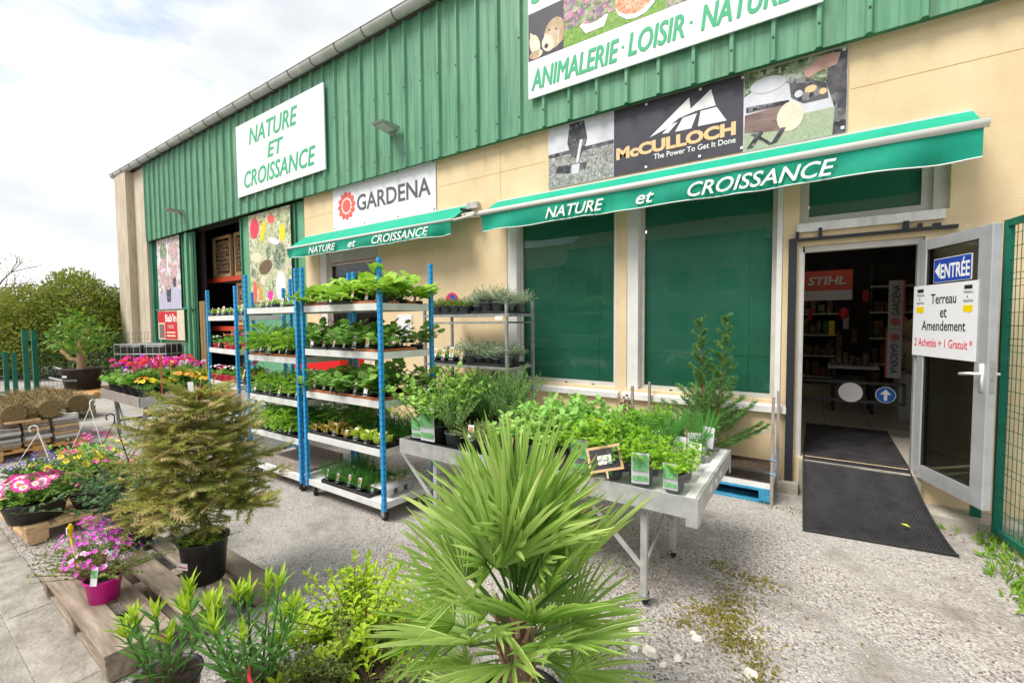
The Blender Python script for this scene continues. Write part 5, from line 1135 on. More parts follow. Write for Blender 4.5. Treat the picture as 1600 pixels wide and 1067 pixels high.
# ============================================================ CRATE ON BLUE PALLET AND CONIFER
def pallet(loc, rz, k, label, n=1, Lx=1.2, Ly=.8, kt=None, group=None, name='pallet'):
    e = E(name, loc, rz, label, 'pallet', group); kt = kt or k
    for q in range(n):
        z = q*.146; m = MB()
        for i in range(5):
            wd = .14 if i in (0, 2, 4) else .1; y = -Ly/2+wd/2+(Ly-wd)*i/4 if i in (0, 4) else -Ly/2+(.07+(Ly-.14)*i/4)
            m.bevbox(-Lx/2+rnd.uniform(0, .008), Lx/2-rnd.uniform(0, .008), y-wd/2, y+wd/2, z+.122, z+.144, kt, .003)
        m.ob('top_boards', e); m = MB()
        for x in (-Lx/2+.05, 0, Lx/2-.05):
            m.box(x-.05, x+.05, -Ly/2+.002, Ly/2-.002, z+.1, z+.1218, k)
            for y in (-Ly/2+.07, 0, Ly/2-.07): m.bevbox(x-.05, x+.05, y-.065, y+.065, z+.022, z+.0998, k, .006)
        m.ob('blocks', e); m = MB()
        for y in (-Ly/2+.07, 0, Ly/2-.07): m.bevbox(-Lx/2, Lx/2, y-.05, y+.05, z, z+.0218, k, .003)
        m.ob('skids', e)
    return e
pallet((-1.02, -.32, 0), 0, 'bluepaint', 'blue painted pallet under the plant crate by the wall', Lx=1.36, Ly=.46)
cr_ = E('plant_crate', (0, 0, .146), 0, 'open wooden plant crate with four tall corner stakes on the blue pallet', 'crate')
m = MB(); m.box(-1.69, -.34, -.535, -.52, .0, .05, 'sillw').box(-1.69, -.34, -.115, -.10, .0, .05, 'sillw').box(-1.70, -1.685, -.52, -.11, 0, .05, 'sillw').box(-.34, -.325, -.52, -.11, 0, .05, 'sillw').box(-1.69, -.34, -.52, -.115, .0, .02, 'woodg'); m.ob('crate_frame', cr_)
for x, y in ((-1.70, -.52), (-.33, -.535), (-1.64, -.09), (-.315, -.09)): MB().box(x-.014, x+.014, y-.014, y+.014, -.145, .89, 'woodg').ob('stake', cr_)
K['tape'] = mat('blue_twine', (.1, .35, .65), .5); m = MB()
for z in (.16, .30): m.tube([(-.315, -.555, z), (-.315, -.07, z+.01)], .004, 'tape', 5); m.tube([(-.35, -.55, z), (-.30, -.556, z-.01)], .006, 'tape', 5)
for z in (.10, .45): m.tube([(-.33, -.09, z), (-1.64, -.09, z)], .0025, 'tape', 4)
m.ob('twine', cr_)
P_ = np.stack([rng.uniform(-1.66, -.37, 500), rng.uniform(-.5, -.13, 500), rng.uniform(.168, .176, 500)], 1); m = MB(); m.add([(-1.68, -.515, .167), (-.35, -.515, .167), (-.35, -.12, .167), (-1.68, -.12, .167)], [(0, 1, 2, 3)], 'soil'); D = U3(500); D[:, 2] = abs(D[:, 2])*.3; m.batch('diam', P_, D, U3(500)+np.array((0, 0, 1)), rng.uniform(.01, .03, 500), .008, 'bark'); m.ob('litter', cr_)
def conifer_spray(m, base, d, L_, rg, k):
    """flattened cypress branch"""
    d = np.array(d)/np.linalg.norm(d); s = np.cross(d, (0, 0, 1)); s /= np.linalg.norm(s); P = []; D = []
    n = int(26*L_/.3)+6
    for i in range(n):
        t = (i+.5)/n; p = base+d*L_*t+np.array((0, 0, .10*L_*t*t))
        for sg in (-1, 1):
            ll = L_*.30*(1-t*.75); dd = d*.75+s*sg*.65+rg.uniform(-.2, .2, 3); dd /= np.linalg.norm(dd)
            for q in range(4):
                P.append(p+dd*ll*q/4); D.append(dd+rg.uniform(-.5, .5, 3))
    P.append(base+d*L_); D.append(d); P = np.array(P); m.batch('diam', P, D, rg.uniform(-.5, .5, P.shape)+np.array((0, 0, 1)), rg.uniform(.03, .055, len(P)), .011, k)
    m.tube([base, base+d*L_+np.array((0, 0, .1*L_))], [.004, .001], 'stemr', 4, False)
cy = E('potted_cypress', (-.93, -.30, .17), 0, 'tall loose two stemmed cypress tied to orange canes beside the bench', 'conifer')
m = MB(); rg = np.random.RandomState(4); tk = MB()
for (bx, lean, top) in ((-.05, -.06, 1.42), (.03, .13, 1.46)):
    pts = [np.array((bx+lean*t, .0, .18+top*t)) for t in (0, .3, .6, 1.)]; tk.tube(pts, [.012, .009, .006, .002], 'bark', 6)
    for i in range(30):
        t = (i+.5)/30; p = np.array((bx+lean*t, 0, .18+top*t)); a = i*2.4; ll = (.40*(1-t)**.8+.07)*(1.2 if t < .38 else .66)*rg.uniform(.6, 1.1)*(.5 if .38 < t < .50 else 1)
        conifer_spray(m, p, (math.cos(a), math.sin(a)*.75, .55+.5*t), ll, rg, 'cyp')
    tk.tube([(bx+.01, -.015, .1), (bx+.02+lean*.6, -.02, 1.0)], .005, 'cane', 5)
tk.ob('trunk', cy); m.ob('crown', cy); MB_ = pot(.12, .2, 'potb').ob('pot', cy, True)

# ============================================================ GREEN MESH GATE ON THE RIGHT
ga = E('mesh_gate', (0, 0, 0), 0, 'tall dark green welded mesh gate at the right edge beside the glass door', 'gate')
A = np.array((1.205, -.37, 0)); d = np.array((.075, -.34, 0)); d /= np.linalg.norm(d); Lg = 1.5
Bp = A+d*Lg
fr = MB(); fr.beam(A+(0, 0, .06), A+(0, 0, 2.52), .05, .05, 'fencegreen').beam(Bp+(0, 0, .06), Bp+(0, 0, 2.52), .05, .05, 'fencegreen').beam(A+(0, 0, .085)+d*.025, Bp+(0, 0, .085)-d*.025, .04, .05, 'fencegreen').beam(A+(0, 0, 2.495)+d*.025, Bp+(0, 0, 2.495)-d*.025, .04, .05, 'fencegreen'); fr.ob('gate_frame', ga)
ms = MB(); t = .05
while t < Lg-.03: ms.tube([A+d*t+(0, 0, .1), A+d*t+(0, 0, 2.48)], .0028, 'fencegreen', 5); t += .05
z = .16
while z < 2.45: ms.tube([A+d*.02+(.004, 0, z), Bp-d*.02+(.004, 0, z)], .0028, 'fencegreen', 5); z += .10 if int(z*10) % 5 else .05
ms.ob('mesh_panel', ga)
gp = E('gate_post', (1.13, -.14, 0), 0, 'dark green square post standing between the glass door and the mesh gate', 'post')
MB().box(-.03, .03, -.03, .03, 0, 2.50, 'fencegreen').ob('post', gp); MB().box(-.035, .035, -.035, .035, 2.501, 2.52, 'fencegreen').ob('cap', gp); MB().tube([(.0, -.05, 1.0), (.06, -.10, 1.0)], .02, 'fencegreen', 8).tube([(.0, -.05, 2.0), (.06, -.10, 2.0)], .02, 'fencegreen', 8).ob('hinge', gp)
hs = MB(); pts = [(1.75+.17*math.cos(a*.5)*(1+.02*a), -.62+.02*a*.3, .30+.16*math.sin(a*.5)) for a in range(40)]; hs.tube(pts, .018, 'redsign', 8, False); pts = [(1.72+.2*math.cos(a*.5), -.5, .28+.2*math.sin(a*.5)) for a in range(26)]; hs.tube(pts, .014, 'rubber', 8, False)
hs.ob('coiled_hose', None, True, label='red and black coiled hose behind the green mesh gate', cat='hose')

# leaf litter on the mat
o = MB().add([(-.03, 0, 0), (0, -.012, .004), (.035, 0, 0), (.002, .014, .008)], [(0, 1, 2, 3)], 'f_yel').ob('fallen_leaf', None, label='small dry yellow leaf lying on the rubber ramp mat', cat='leaf'); o.location = (.62, -.66, .095); o.rotation_euler = (0, .1, -.5)

# ============================================================ NEAR PALLETS AND POTS
pallet((-3.50, -4.36, .008), 0, 'wood', 'weathered near pallet on the kerb carrying the conifer and pink pots', Lx=1.3, Ly=.84)
pallet((-5.80, -4.32, .008), R(2), 'woodn', 'pale new pallet on the kerb under the daisies and violas', Lx=1.2, Ly=.8)

# spruce
sp = E('potted_spruce', (-3.21, -4.20, .152), 0, 'broad potted spruce with browning needles on the near pallet', 'conifer')
SPX = .80
pot(.138, .27, 'potb', .010, n=26).ob('pot', sp, True); MB().box(-.035, .035, -.146, -.142, .13, .17, 'paper').box(-.03, .03, -.1475, -.1461, .143, .150, 'redp').ob('pot_label', sp).rotation_euler = (0, 0, .35)
tk = MB(); tk.tube([(0, 0, .24), (.01, 0, .55), (0, .01, .9), (-.01, 0, 1.18), (-.005, 0, 1.24)], [.020, .017, .012, .006, .004], 'bark', 8)
m = MB(); tip = MB(); dry = MB(); rg = np.random.RandomState(11); P = []; D = []; Ls = []; P2 = []; D2 = []; L2_ = []; Pt = []; Dt = []; Lt = []
tiers = []
for q in range(13):
    t = q/12.5; nb = 9 if q < 9 else 7
    for j in range(nb): tiers.append((t+rg.uniform(-.025, .025), 2*math.pi*j/nb+q*.9+rg.uniform(-.25, .25)))
for t, a in tiers:
    t = min(max(t, 0), 1); z = .46+.72*t
    ln = SPX*(.56*(1-t)**.54+.05)*(.82 if t < .14 else 1)*rg.uniform(.62, 1.26)*(.8 if t < .08 else 1); rise = .02+.42*t-.10*(t < .3)
    b = np.array((0, 0, z)); dr = np.array((math.cos(a), math.sin(a), rise)); dr /= np.linalg.norm(dr); sdv = np.cross(dr, (0, 0, 1.)); sdv /= np.linalg.norm(sdv)
    droop = lambda q: np.array((0, 0, -.05*q*q+.06*q**4))
    tk.tube([b, b+dr*ln*.5+droop(.5), b+dr*ln*.95+droop(.95)], [.006, .004, .002], 'bark', 4, False)
    k = max(3, int(ln/.048))
    for j in range(k):
        q = (j+.8)/k; p = b+dr*ln*q+droop(q)
        if q > .2:
            for sg in (-1, 1):
                l2 = (.17*(1-q)+.06)*rg.uniform(.7, 1.1); dd = dr*.7+sdv*sg*.75+np.array((0, 0, rg.uniform(-.30, .45))); dd /= np.linalg.norm(dd); ns = max(1, int(l2/.06))
                for w_ in range(ns):
                    tgt = (P2, D2, L2_) if (w_ == ns-1 and q > .35 and rg.rand() < .22) else (P, D, Ls)
                    tgt[0].append(p+dd*l2*w_/ns); tgt[1].append(dd+rg.uniform(-.3, .3, 3)); tgt[2].append(l2/ns*1.2)
        tgt = (P2, D2, L2_) if (q > .85 and rg.rand() < .5) else (P, D, Ls)
        tgt[0].append(p); tgt[1].append(dr+rg.uniform(-.1, .1, 3)); tgt[2].append(.072)
for (a, ln, el) in ((2.6, .28, .25), (3.4, .34, .12), (.2, .32, .45), (.5, .40, .32), (1.2, .25, .9), (-.6, .28, .45), (2.2, .2, 1.4), (3.0, .32, .02), (.1, .28, .1)):
    dr = np.array((math.cos(a), math.sin(a)*.6, el)); dr /= np.linalg.norm(dr); b = np.array((0, 0, 1.15)); n = 9
    for j in range(n): Pt.append(b+dr*ln*j/n+np.array((0, 0, -.12*(j/n)**2*(el < .5)))); Dt.append(dr); Lt.append(ln/n*1.3)
P = np.array(P); D = np.array(D); m.batch('sprig', P, D, rg.uniform(-.6, .6, P.shape)+np.array((0, 0, 1.)), np.array(Ls)*1.15, np.array(Ls)*1.5, 'spr')
P2 = np.array(P2); dry.batch('sprig', P2, np.array(D2), rg.uniform(-.6, .6, P2.shape)+np.array((0, 0, 1.)), np.array(L2_)*1.2, np.array(L2_)*1.6, 'sprdry')
Pt = np.array(Pt); tip.batch('sprig', Pt, np.array(Dt), rg.uniform(-1, 1, Pt.shape), np.array(Lt)*1.1, np.array(Lt)*.9, 'sprtip')
tk.ob('trunk', sp); m.ob('needles', sp); dry.ob('dry_needles', sp); tip.ob('dry_tips', sp)
o = MB().tube([(0, 0, -.06), (0, 0, .06)], .002, 'bark', 4).box(-.019, .019, -.002, .0, -.01, .10, 'paper').ob('plant_label', sp); o.location = (-.03, -.02, 1.16); o.rotation_euler = (0, R(-5), .5)
gen(77, 'weed_l', 'diam', 30, .14, 60, .10, 16, .035, .006, 30, .1).ob('pot_weeds', sp).location = (.05, -.02, .25)

def big_pot(loc, r_, h, k, sq=0, name='flower_pot'): pass
# black square pot with dark leaved shrub
bs = E('potted_shrub', (-4.16, -4.30, .152), 0, 'dark leaved shrub with small magenta flowers in a black square pot', 'shrub')
pot(.155, .27, 'potb', .008, sq=.75, n=24).ob('pot', bs, False)
raise_(gen(31, 'dkl', 'oval', 34, .46, 50, .08, 18, .062, .040, 12, .2, sr=.003, stemk='bark'), .25).ob('foliage', bs); raise_(flowers(8, 'f_hot', 22, .30, .1, .42, .026, 'fl5', None), .25).ob('flowers', bs)
m = MB()
m.tube([(-.13, -.13, .02), (.12, -.14, .0), (.14, .12, .02)], .004, 'tape', 5).tube([(-.12, -.14, .25), (-.05, -.16, .1), (.0, -.15, .0)], .004, 'tape', 5); m.ob('twine', bs)
# azaleas
def azalea(loc, label, s, rz):
    e = E('potted_azalea', loc, rz, label, 'flowering plant', 'azaleas in pink pots'); e.scale = (s, s, s)
    pot(.085, .13, 'potp', .006, n=26).ob('pot', e, True)
    raise_(gen(int(s*90), 'drk', 'oval', 46, .26, 56, .06, 17, .028, .017, 20, .15, sr=.0016, stemk='bark'), .12).ob('foliage', e)
    f = flowers(int(s*50), 'f_mag', 70, .17, .06, .27, .030, 'fl5', 'f_hot', dome=.7); flowers(int(s*50)+3, 'f_pale', 18, .16, .05, .22, .032, 'fl5', 'f_hot', f, .6); raise_(f, .12).ob('flowers', e)
    return e
az1 = azalea((-3.47, -4.63, .153), 'azalea with magenta flowers in a bright pink pot on the pallet corner', 1.05, 0)
az2 = azalea((-3.86, -4.60, .153), 'azalea in a pink pot standing behind the front pink pot', .95, 1.2)
o = MB().box(-.028, .028, 0, .001, -.02, .075, 'paper').box(-.022, .022, -.0012, -.0001, .02, .06, 'tagpicg').ob('plant_label', az1); o.location = (.085, -.06, .15); o.rotation_euler = (R(-15), R(-12), .3)
yl = E('yellow_plant_marker', (-3.70, -4.70, .30), 0, 'long yellow plastic stick label leaning over the azaleas', 'plant marker')
MB().tube([(.07, .0, .0), (0, -.01, .14), (-.03, -.012, .20)], .005, 'yellowp', 6).ob('stick', yl); MB().tube([(-.03, -.012, .19), (-.015, -.014, .25), (-.005, -.014, .275)], [.008, .016, .006], 'yellowp', 8).box(-.022, .0, -.031, -.029, .215, .255, 'paper').ob('head', yl)
def hanger(e, h, k, r_=.14, z=.14):
    m = MB()
    for a in (.3, 2.4, 4.5): m.tube([(r_*math.cos(a), r_*math.sin(a), z), (0, 0, z+h)], .003, k, 5)
    m.ob('cord', e); hk = MB(); hk.tube([(0, 0, z+h-.02)]+[(.025-.025*math.cos(t*.5), 0, z+h+.03+.028*math.sin(t*.5)) for t in range(9)], .0045, k, 6); hk.ob('hook', e)
def bowl(name, loc, label, cat, leafk, lt, fk, ft, seed, r_=.17, h=.13, nf=26, fs=.05, tall=.12, eye='f_yel', hk=None, hh=.3, big=None, L_=.05):
    e = E(name, loc, seed*.7, label, cat, 'flower bowls at the roadside'); e.scale = (1.28, 1.28, 1.28)
    pot(r_, h, 'potb', .008, n=26).ob('pot', e, True)
    raise_(gen(seed, leafk, lt, 44, tall*1.15, 66, r_*.7, 13, L_, L_*.6, 18, .1, sr=.002), h-.01).ob('foliage', e)
    raise_(flowers(seed, fk, nf, r_*1.3, .04, tall+.03, fs, ft, eye, dome=.55), h).ob('flowers', e)
    if hk: hanger(e, hh, hk, r_, h)
    return e
e = bowl('daisy_bowl', (-5.42, -4.60, .154), 'black bowl of large pink daisies with white centres by the kerb', 'flower bowl', 'ger', 'oval', 'f_hot', 'fl12', 3, .165, .13, 26, .085, .12, None)
f = MB(); rg = np.random.RandomState(3)
# white rings and yellow eyes follow the same flower positions
def flower_pos(seed, n, r_, z0, z1, size, dome):
    rg = np.random.RandomState(seed); a = rg.uniform(0, 6.283, n); q = np.sqrt(rg.rand(n)); z = z0+(z1-z0)*(1-dome*q*q)+rg.uniform(-.1, .1, n)*(z1-z0)
    P = np.stack([r_*q*np.cos(a), r_*q*np.sin(a), z], 1); D = np.stack([q*np.cos(a)*.9, q*np.sin(a)*.9, .75+0*a], 1)+rg.uniform(-.3, .3, (n, 3)); ss = size*rg.uniform(.8, 1.15, n); return P, D, ss, rg.uniform(-1, 1, (n, 3))
P, D, ss, U = flower_pos(3, 26, .165*1.3, .04, .15, .085, .55); Dn = D/np.linalg.norm(D, axis=1, keepdims=True)
f.batch('eyew', P+Dn*.002, D, U, ss, ss, 'f_wht'); f.batch('eye', P+Dn*.004, D, U, ss, ss, 'f_orange'); raise_(f, .13).ob('flower_centres', e)
bowl('viola_basket', (-6.32, -4.42, .154), 'hanging basket of dark purple violas with white cords', 'flower basket', 'dkl', 'oval', 'f_vio', 'fl5', 6, .17, .12, 60, .038, .13, 'f_wht', 'letter', .32)
bowl('pansy_bowl', (-5.95, -4.28, .154), 'black bowl of yellow pansies between violas and dark shrub', 'flower bowl', 'ger', 'oval', 'f_yel', 'fl5', 9, .16, .13, 18, .058, .16, 'f_orange')
bowl('petunia_basket', (-6.38, -4.02, .154), 'hanging basket of small red flowers with a white hook', 'flower basket', 'sage', 'oval', 'f_hot', 'fl5', 12, .17, .12, 20, .036, .22, 'f_yel', 'letter', .46)
bowl('trailing_basket', (-5.75, -3.98, .154), 'hanging basket of pale trailing foliage with a dark hook', 'flower basket', 'let', 'oval', 'f_yel', 'fl5', 15, .17, .12, 8, .034, .26, 'f_orange', 'dark', .40, L_=.034)
bowl('bushy_basket', (-5.40, -4.20, .154), 'basket of yellowish foliage and magenta buds beside the potted conifer', 'flower basket', 'drk', 'oval', 'f_hot', 'fl5', 18, .17, .13, 26, .028, .34, None, None, L_=.04)

# oleanders
def oleander(loc, label, h, seed, n, tilt, s=1.):
    e = E('oleander', loc, 0, label, 'shrub', 'oleanders in the foreground'); pot(.13, .22, 'potb', .008, n=22).ob('pot', e, True)
    rg = np.random.RandomState(seed); m = MB(); y = MB()
    for i in range(n):
        az = i*2.4+rg.uniform(-.4, .4); ti = R(tilt)*rg.uniform(.2, 1.); hh = h*rg.uniform(.62, 1.0); b = np.array((.05*math.cos(az), .05*math.sin(az), .2)); d0 = np.array((math.sin(ti)*math.cos(az), math.sin(ti)*math.sin(az), math.cos(ti)))
        pts = [b+d0*hh*t+np.array((0, 0, .04*t*t)) for t in (0, .35, .7, 1)]; m.tube(pts, [.006, .005, .004, .003], 'stem', 5, False)
        P = []; D = []; L_ = []; nl = int(hh/.022)
        for j in range(nl):
            t = .2+.8*j/nl; p = b+d0*hh*t; a = (j//3)*1.05+(j % 3)*2.094+seed; e_ = R(38+22*t)+rg.uniform(-.15, .15)
            P.append(p); D.append((math.cos(a)*math.cos(e_)+d0[0]*.3, math.sin(a)*math.cos(e_)+d0[1]*.3, math.sin(e_))); L_.append(rg.uniform(.10, .145)*(1-.15*t))
        P = np.array(P); L_ = np.array(L_); m.batch('lance', P, D, np.tile((0, 0, 1.), (len(P), 1))+rg.uniform(-.25, .25, P.shape), L_*.95, .019, 'ole')
        P = []; D = []
        for j in range(11): a = j*2.4; e_ = R(62+rg.uniform(-14, 22)); P.append(b+d0*hh*(1.-.012*j)+np.array((0, 0, .03))); D.append((math.cos(a)*math.cos(e_)+d0[0]*.4, math.sin(a)*math.cos(e_)+d0[1]*.4, math.sin(e_)))
        y.batch('lance', P, D, np.tile((0, 0, 1.), (11, 1))+rg.uniform(-.3, .3, (11, 3)), rg.uniform(.06, .105, 11), .018, 'oley')
    m.ob('foliage', e); y.ob('young_leaves', e); return e
oleander((-2.36, -4.68, 0), 'leftmost foreground oleander with bright yellow green shoot tips', .36, 5, 8, 27)
oleander((-1.98, -4.50, 0), 'foreground oleander with a red ribbon on its stem right of the leftmost one', .47, 8, 11, 27)
MB().tube([(0, 0, 0), (.02, -.01, -.03), (.05, -.012, -.06)], .007, 'redsign', 6).ob('red_ribbon', None, label='red plastic ribbon tied round the second oleander stem', cat='ribbon').location = (-1.87, -4.56, .40)
fb = MB(); fb.batch('fl5', [(0, 0, 0), (.01, 0, .01)], [(0, -1, .5), (.3, -1, .2)], [(0, 0, 1), (1, 0, 0)], .04, .04, 'f_hot'); fb.ob('pink_bud', None, label='single pink blossom at the lower edge of the leftmost oleander', cat='flower').location = (-2.29, -4.72, .44)
# yellow green shrub and small mottled shrub
def shrub(name, loc, label, key, seed, n, h, tilt, nl, L_, W_, tmpl='oval', sk='stemr', pr_=.13, ph=.2, r0=.08):
    e = E(name, loc, 0, label, 'shrub'); pot(pr_, ph, 'potb', .008, n=22).ob('pot', e, True)
    raise_(gen(seed, key, tmpl, n, h, tilt, r0, nl, L_, W_, 22, .2, sk, .0028), ph-.01).ob('foliage', e); return e
shrub('yellow_leaved_shrub', (-1.90, -4.02, 0), 'airy yellow green shrub with thin reddish twigs left of the fan palm', 'yel', 21, 80, .37, 64, 26, .060, .030)
shrub('mottled_shrub', (-1.62, -4.18, 0), 'low mottled olive and bronze shrub at the bottom edge beside the palm', 'drk', 25, 80, .32, 64, 30, .028, .014, sk='bark')
shrub('mottled_shrub', (-1.78, -4.42, 0), 'low bronze twiggy shrub between the second oleander and the fan palm', 'drk', 28, 60, .22, 66, 28, .026, .012, sk='bark')
MB().bevbox(-.18, .18, -.10, .10, 0, .16, 'potg2', .01).ob('grey_trough', None, label='grey plastic trough on the ground between the oleander and the small shrub', cat='trough').location = (-1.98, -4.28, 0)
MB().box(-.05, .05, -.008, .0, .0, .012, 'paper').box(-.11, .11, -.0, .001, .0, .02, 'paper').ob('white_tag', None, label='white plastic tag lying by the foreground oleander pots', cat='tag').location = (-2.12, -4.30, .1)

# fan palm
pa = E('fan_palm', (-.96, -3.98, 0), 0, 'large bushy fan palm with spiky green fronds in the centre foreground', 'palm')
pot(.20, .26, 'potb', .010, n=28).ob('pot', pa, True)
tk = MB(); tk.tube([(0, 0, .22), (.01, 0, .4), (0, .01, .62)], [.055, .065, .045], 'bark', 12)
rg = np.random.RandomState(2)
for i in range(60):
    a = i*2.4; z = .26+.36*i/60; tk.tube([(.05*math.cos(a), .05*math.sin(a), z), (.085*math.cos(a), .085*math.sin(a), z+.08)], [.012, .005], 'barkp' if i % 3 else 'bark', 5)
tk.ob('trunk', pa)
def frond_mesh(seed, nb, spanA, L_, plen):
    """local: petiole along +x from origin, blade fan in xy plane"""
    rg = np.random.RandomState(seed); m = MB(); m.tube([(0, 0, 0), (plen*.5, 0, .012), (plen, 0, 0)], [.008, .006, .005], 'stem', 5, False)
    P = []; D = []; U = []; Ls = []
    for i in range(nb):
        a = R(-spanA/2+spanA*i/(nb-1))+rg.uniform(-.03, .03); cup = .22*(1-abs(2*i/(nb-1)-1))
        P.append((plen, 0, 0)); D.append((math.cos(a), math.sin(a), .10+.18*abs(math.sin(a))+rg.uniform(-.07, .07))); U.append((rg.uniform(-.3, .3), rg.uniform(-.5, .5), 1)); Ls.append(L_*(.72+.28*math.cos(a*.75))*rg.uniform(.88, 1.08))
    Ls = np.array(Ls); tipy = rg.rand(nb) < .22; m.batch('palmb', P, D, U, Ls, .0155*L_/.36, 'palm'); Pa, Da = np.array(P), np.array(D); Da = Da/np.linalg.norm(Da, axis=1, keepdims=True); m.batch('needle', (Pa+Da*Ls[:, None]*.93-np.array((0, 0, 1.))*(.085*Ls[:, None]))[tipy], Da[tipy], np.array(U)[tipy], Ls[tipy]*.09, .004, 'sprtip')
    # some tips droop and split
    return m.mesh('frond')
FM = [frond_mesh(i, 22+i % 4, 128+18*(i % 4), .37+.02*(i % 3), .29) for i in range(6)]
fi = 0
for (n_, el, s_, zo, off) in ((6, 82, 1.20, .60, .0), (7, 66, 1.12, .58, .4), (8, 48, .98, .55, .1), (8, 27, .86, .50, .5), (8, 6, .78, .44, .2), (7, -16, .74, .38, .6), (6, -38, .66, .34, .3)):
    for j in range(n_):
        az = 2*math.pi*j/n_+off+rg.uniform(-.2, .2); e_ = R(el+rg.uniform(-9, 9))
        o = link('frond', FM[fi % 6], pa); fi += 1
        d = Vector((math.cos(az)*math.cos(e_), math.sin(az)*math.cos(e_), math.sin(e_))); up = Vector((-math.cos(az)*math.sin(e_), -math.sin(az)*math.sin(e_), math.cos(e_)))
        # let the fan blade face outwards and upwards: twist about the petiole
        tw = rg.uniform(-.7, .7); sdv = up.cross(d); up2 = up*math.cos(tw)+sdv*math.sin(tw); sd2 = up2.cross(d)
        ss = s_*rg.uniform(.85, 1.1)
        mt = Matrix(((d.x*ss, sd2.x*ss, up2.x*ss, 0), (d.y*ss, sd2.y*ss, up2.y*ss, 0), (d.z*ss, sd2.z*ss, up2.z*ss, zo), (0, 0, 0, 1))); o.matrix_local = mt

# ============================================================ FLOWER TABLE IN THE MIDDLE DISTANCE
ft = E('flower_bench', (0, 0, 0), 0, 'worn grey trestle bench loaded with bright bedding flowers', 'bench')
MB().box(-9.35, -7.70, -3.22, -1.95, .66, .72, 'galvd').box(-9.37, -7.68, -3.24, -3.221, .62, .76, 'woodg').box(-9.37, -7.68, -1.949, -1.93, .62, .76, 'woodg').box(-9.37, -9.351, -3.22, -1.95, .62, .76, 'woodg').box(-7.699, -7.68, -3.22, -1.95, .62, .76, 'galv').ob('tabletop', ft)
for x in (-9.2, -7.9):
    for y in (-3.1, -2.1): MB().beam((x, y, .62), (x+(.12 if x < -8.5 else -.12), y, .03), .04, .04, 'galvd').ob('leg', ft)
    MB().beam((x+.08, -3.1, .25), (x+.08, -2.1, .25), .03, .03, 'bark').beam((x+.05, -3.1, .58), (x+.5*(1 if x < -8.5 else -1), -3.1, .1), .02, .02, 'galvd').ob('brace', ft)
def fk(i, j):
    if j >= 3 and i > 3: return 'marigold'
    if i > 6: return 'marigold'
    return ['geranium pink', 'geranium pale', 'geranium red', 'geranium pink', 'geranium violet'][(i*2+j*3) % 5]
shelf_plants(fk, -9.2, -7.85, 9, -3.08, -2.1, 5, .725, 'distant flower bench', 'bedding flowers on the distant bench', 1.45)
for x in (-8.95, -8.15):
    e = MB().tube([(0, 0, 0), (0, 0, .2)], .006, 'yellowp', 5).box(-.01, .12, -.002, .003, .2, .235, 'yellowp').ob('yellow_price_marker', None, label='yellow price marker standing among the pink geraniums, '+('left one' if x < -8.5 else 'right one'), cat='price marker'); e.location = (x, -2.7, .98)
rb = E('red_tag_stake', (-7.75, -2.95, .72), 0, 'brown stake with a red ribbon at the right end of the flower bench', 'stake'); MB().tube([(0, 0, 0), (.01, 0, .62)], .01, 'cane', 6).ob('stake', rb); MB().tube([(.01, 0, .55), (-.06, .0, .50), (-.14, 0, .40)], [.03, .02, .012], 'redsign', 6).ob('ribbon', rb)

# black crates in a wire cage
cg = E('wire_cage', (-14.3, -1.05, 0), R(34), 'galvanised wire cage holding black plastic tanks before the concrete pier', 'cage')
cg.scale = (.74, .8, .98)
for i in range(2): MB().bevbox(-.83+i*.85, -.03+i*.85, -.42, .42, .12, 1.26, 'potb', .05).ob('tank', cg)
m = MB()
for z in (.15, .37, .59, .81, 1.03, 1.28):
    m.tube([(-.88, -.47, z), (.88, -.47, z), (.88, .47, z), (-.88, .47, z), (-.88, -.47, z)], .010, 'galv', 5)
for i in range(9): x = -.88+.22*i; m.tube([(x, -.47, .12), (x, -.47, 1.28), (x, .47, 1.28)], .009, 'galv', 5)
for i in range(5): y = -.47+.235*i; m.tube([(.88, y, .12), (.88, y, 1.28)], .009, 'galv', 5); m.tube([(-.88, y, .12), (-.88, y, 1.28)], .009, 'galv', 5)
m.ob('wire_frame', cg); MB().box(-.9, .9, -.48, .48, 0, .10, 'woodg').ob('cage_pallet', cg)

# citrus tree in a big pot
ct = E('potted_citrus_tree', (-15.3, -2.2, .146), 0, 'citrus tree with a forked trunk in a very large black pot', 'tree')
pot(.42, .52, 'potb', .02, n=30).ob('pot', ct, True); MB().box(-.12, -.02, -.425, -.42, .33, .38, 'paper').box(-.12, .2, -.422, -.419, .24, .29, 'potg').ob('pot_label', ct).rotation_euler = (0, 0, .7)
tk = MB(); tk.tube([(0, 0, .48), (-.03, 0, .75), (-.08, 0, 1.05)], [.10, .085, .08], 'barkp', 10).tube([(-.08, 0, 1.0), (-.15, .05, 1.3), (-.1, .1, 1.6)], [.07, .05, .03], 'barkp', 8).tube([(-.07, 0, 1.0), (.15, .05, 1.2), (.35, .1, 1.5)], [.06, .045, .02], 'barkp', 8).tube([(-.03, 0, .72), (-.45, -.1, .74), (-.85, -.2, .95), (-.95, -.2, 1.2)], [.06, .05, .04, .02], 'barkp', 8)
tk.ob('trunk', ct)
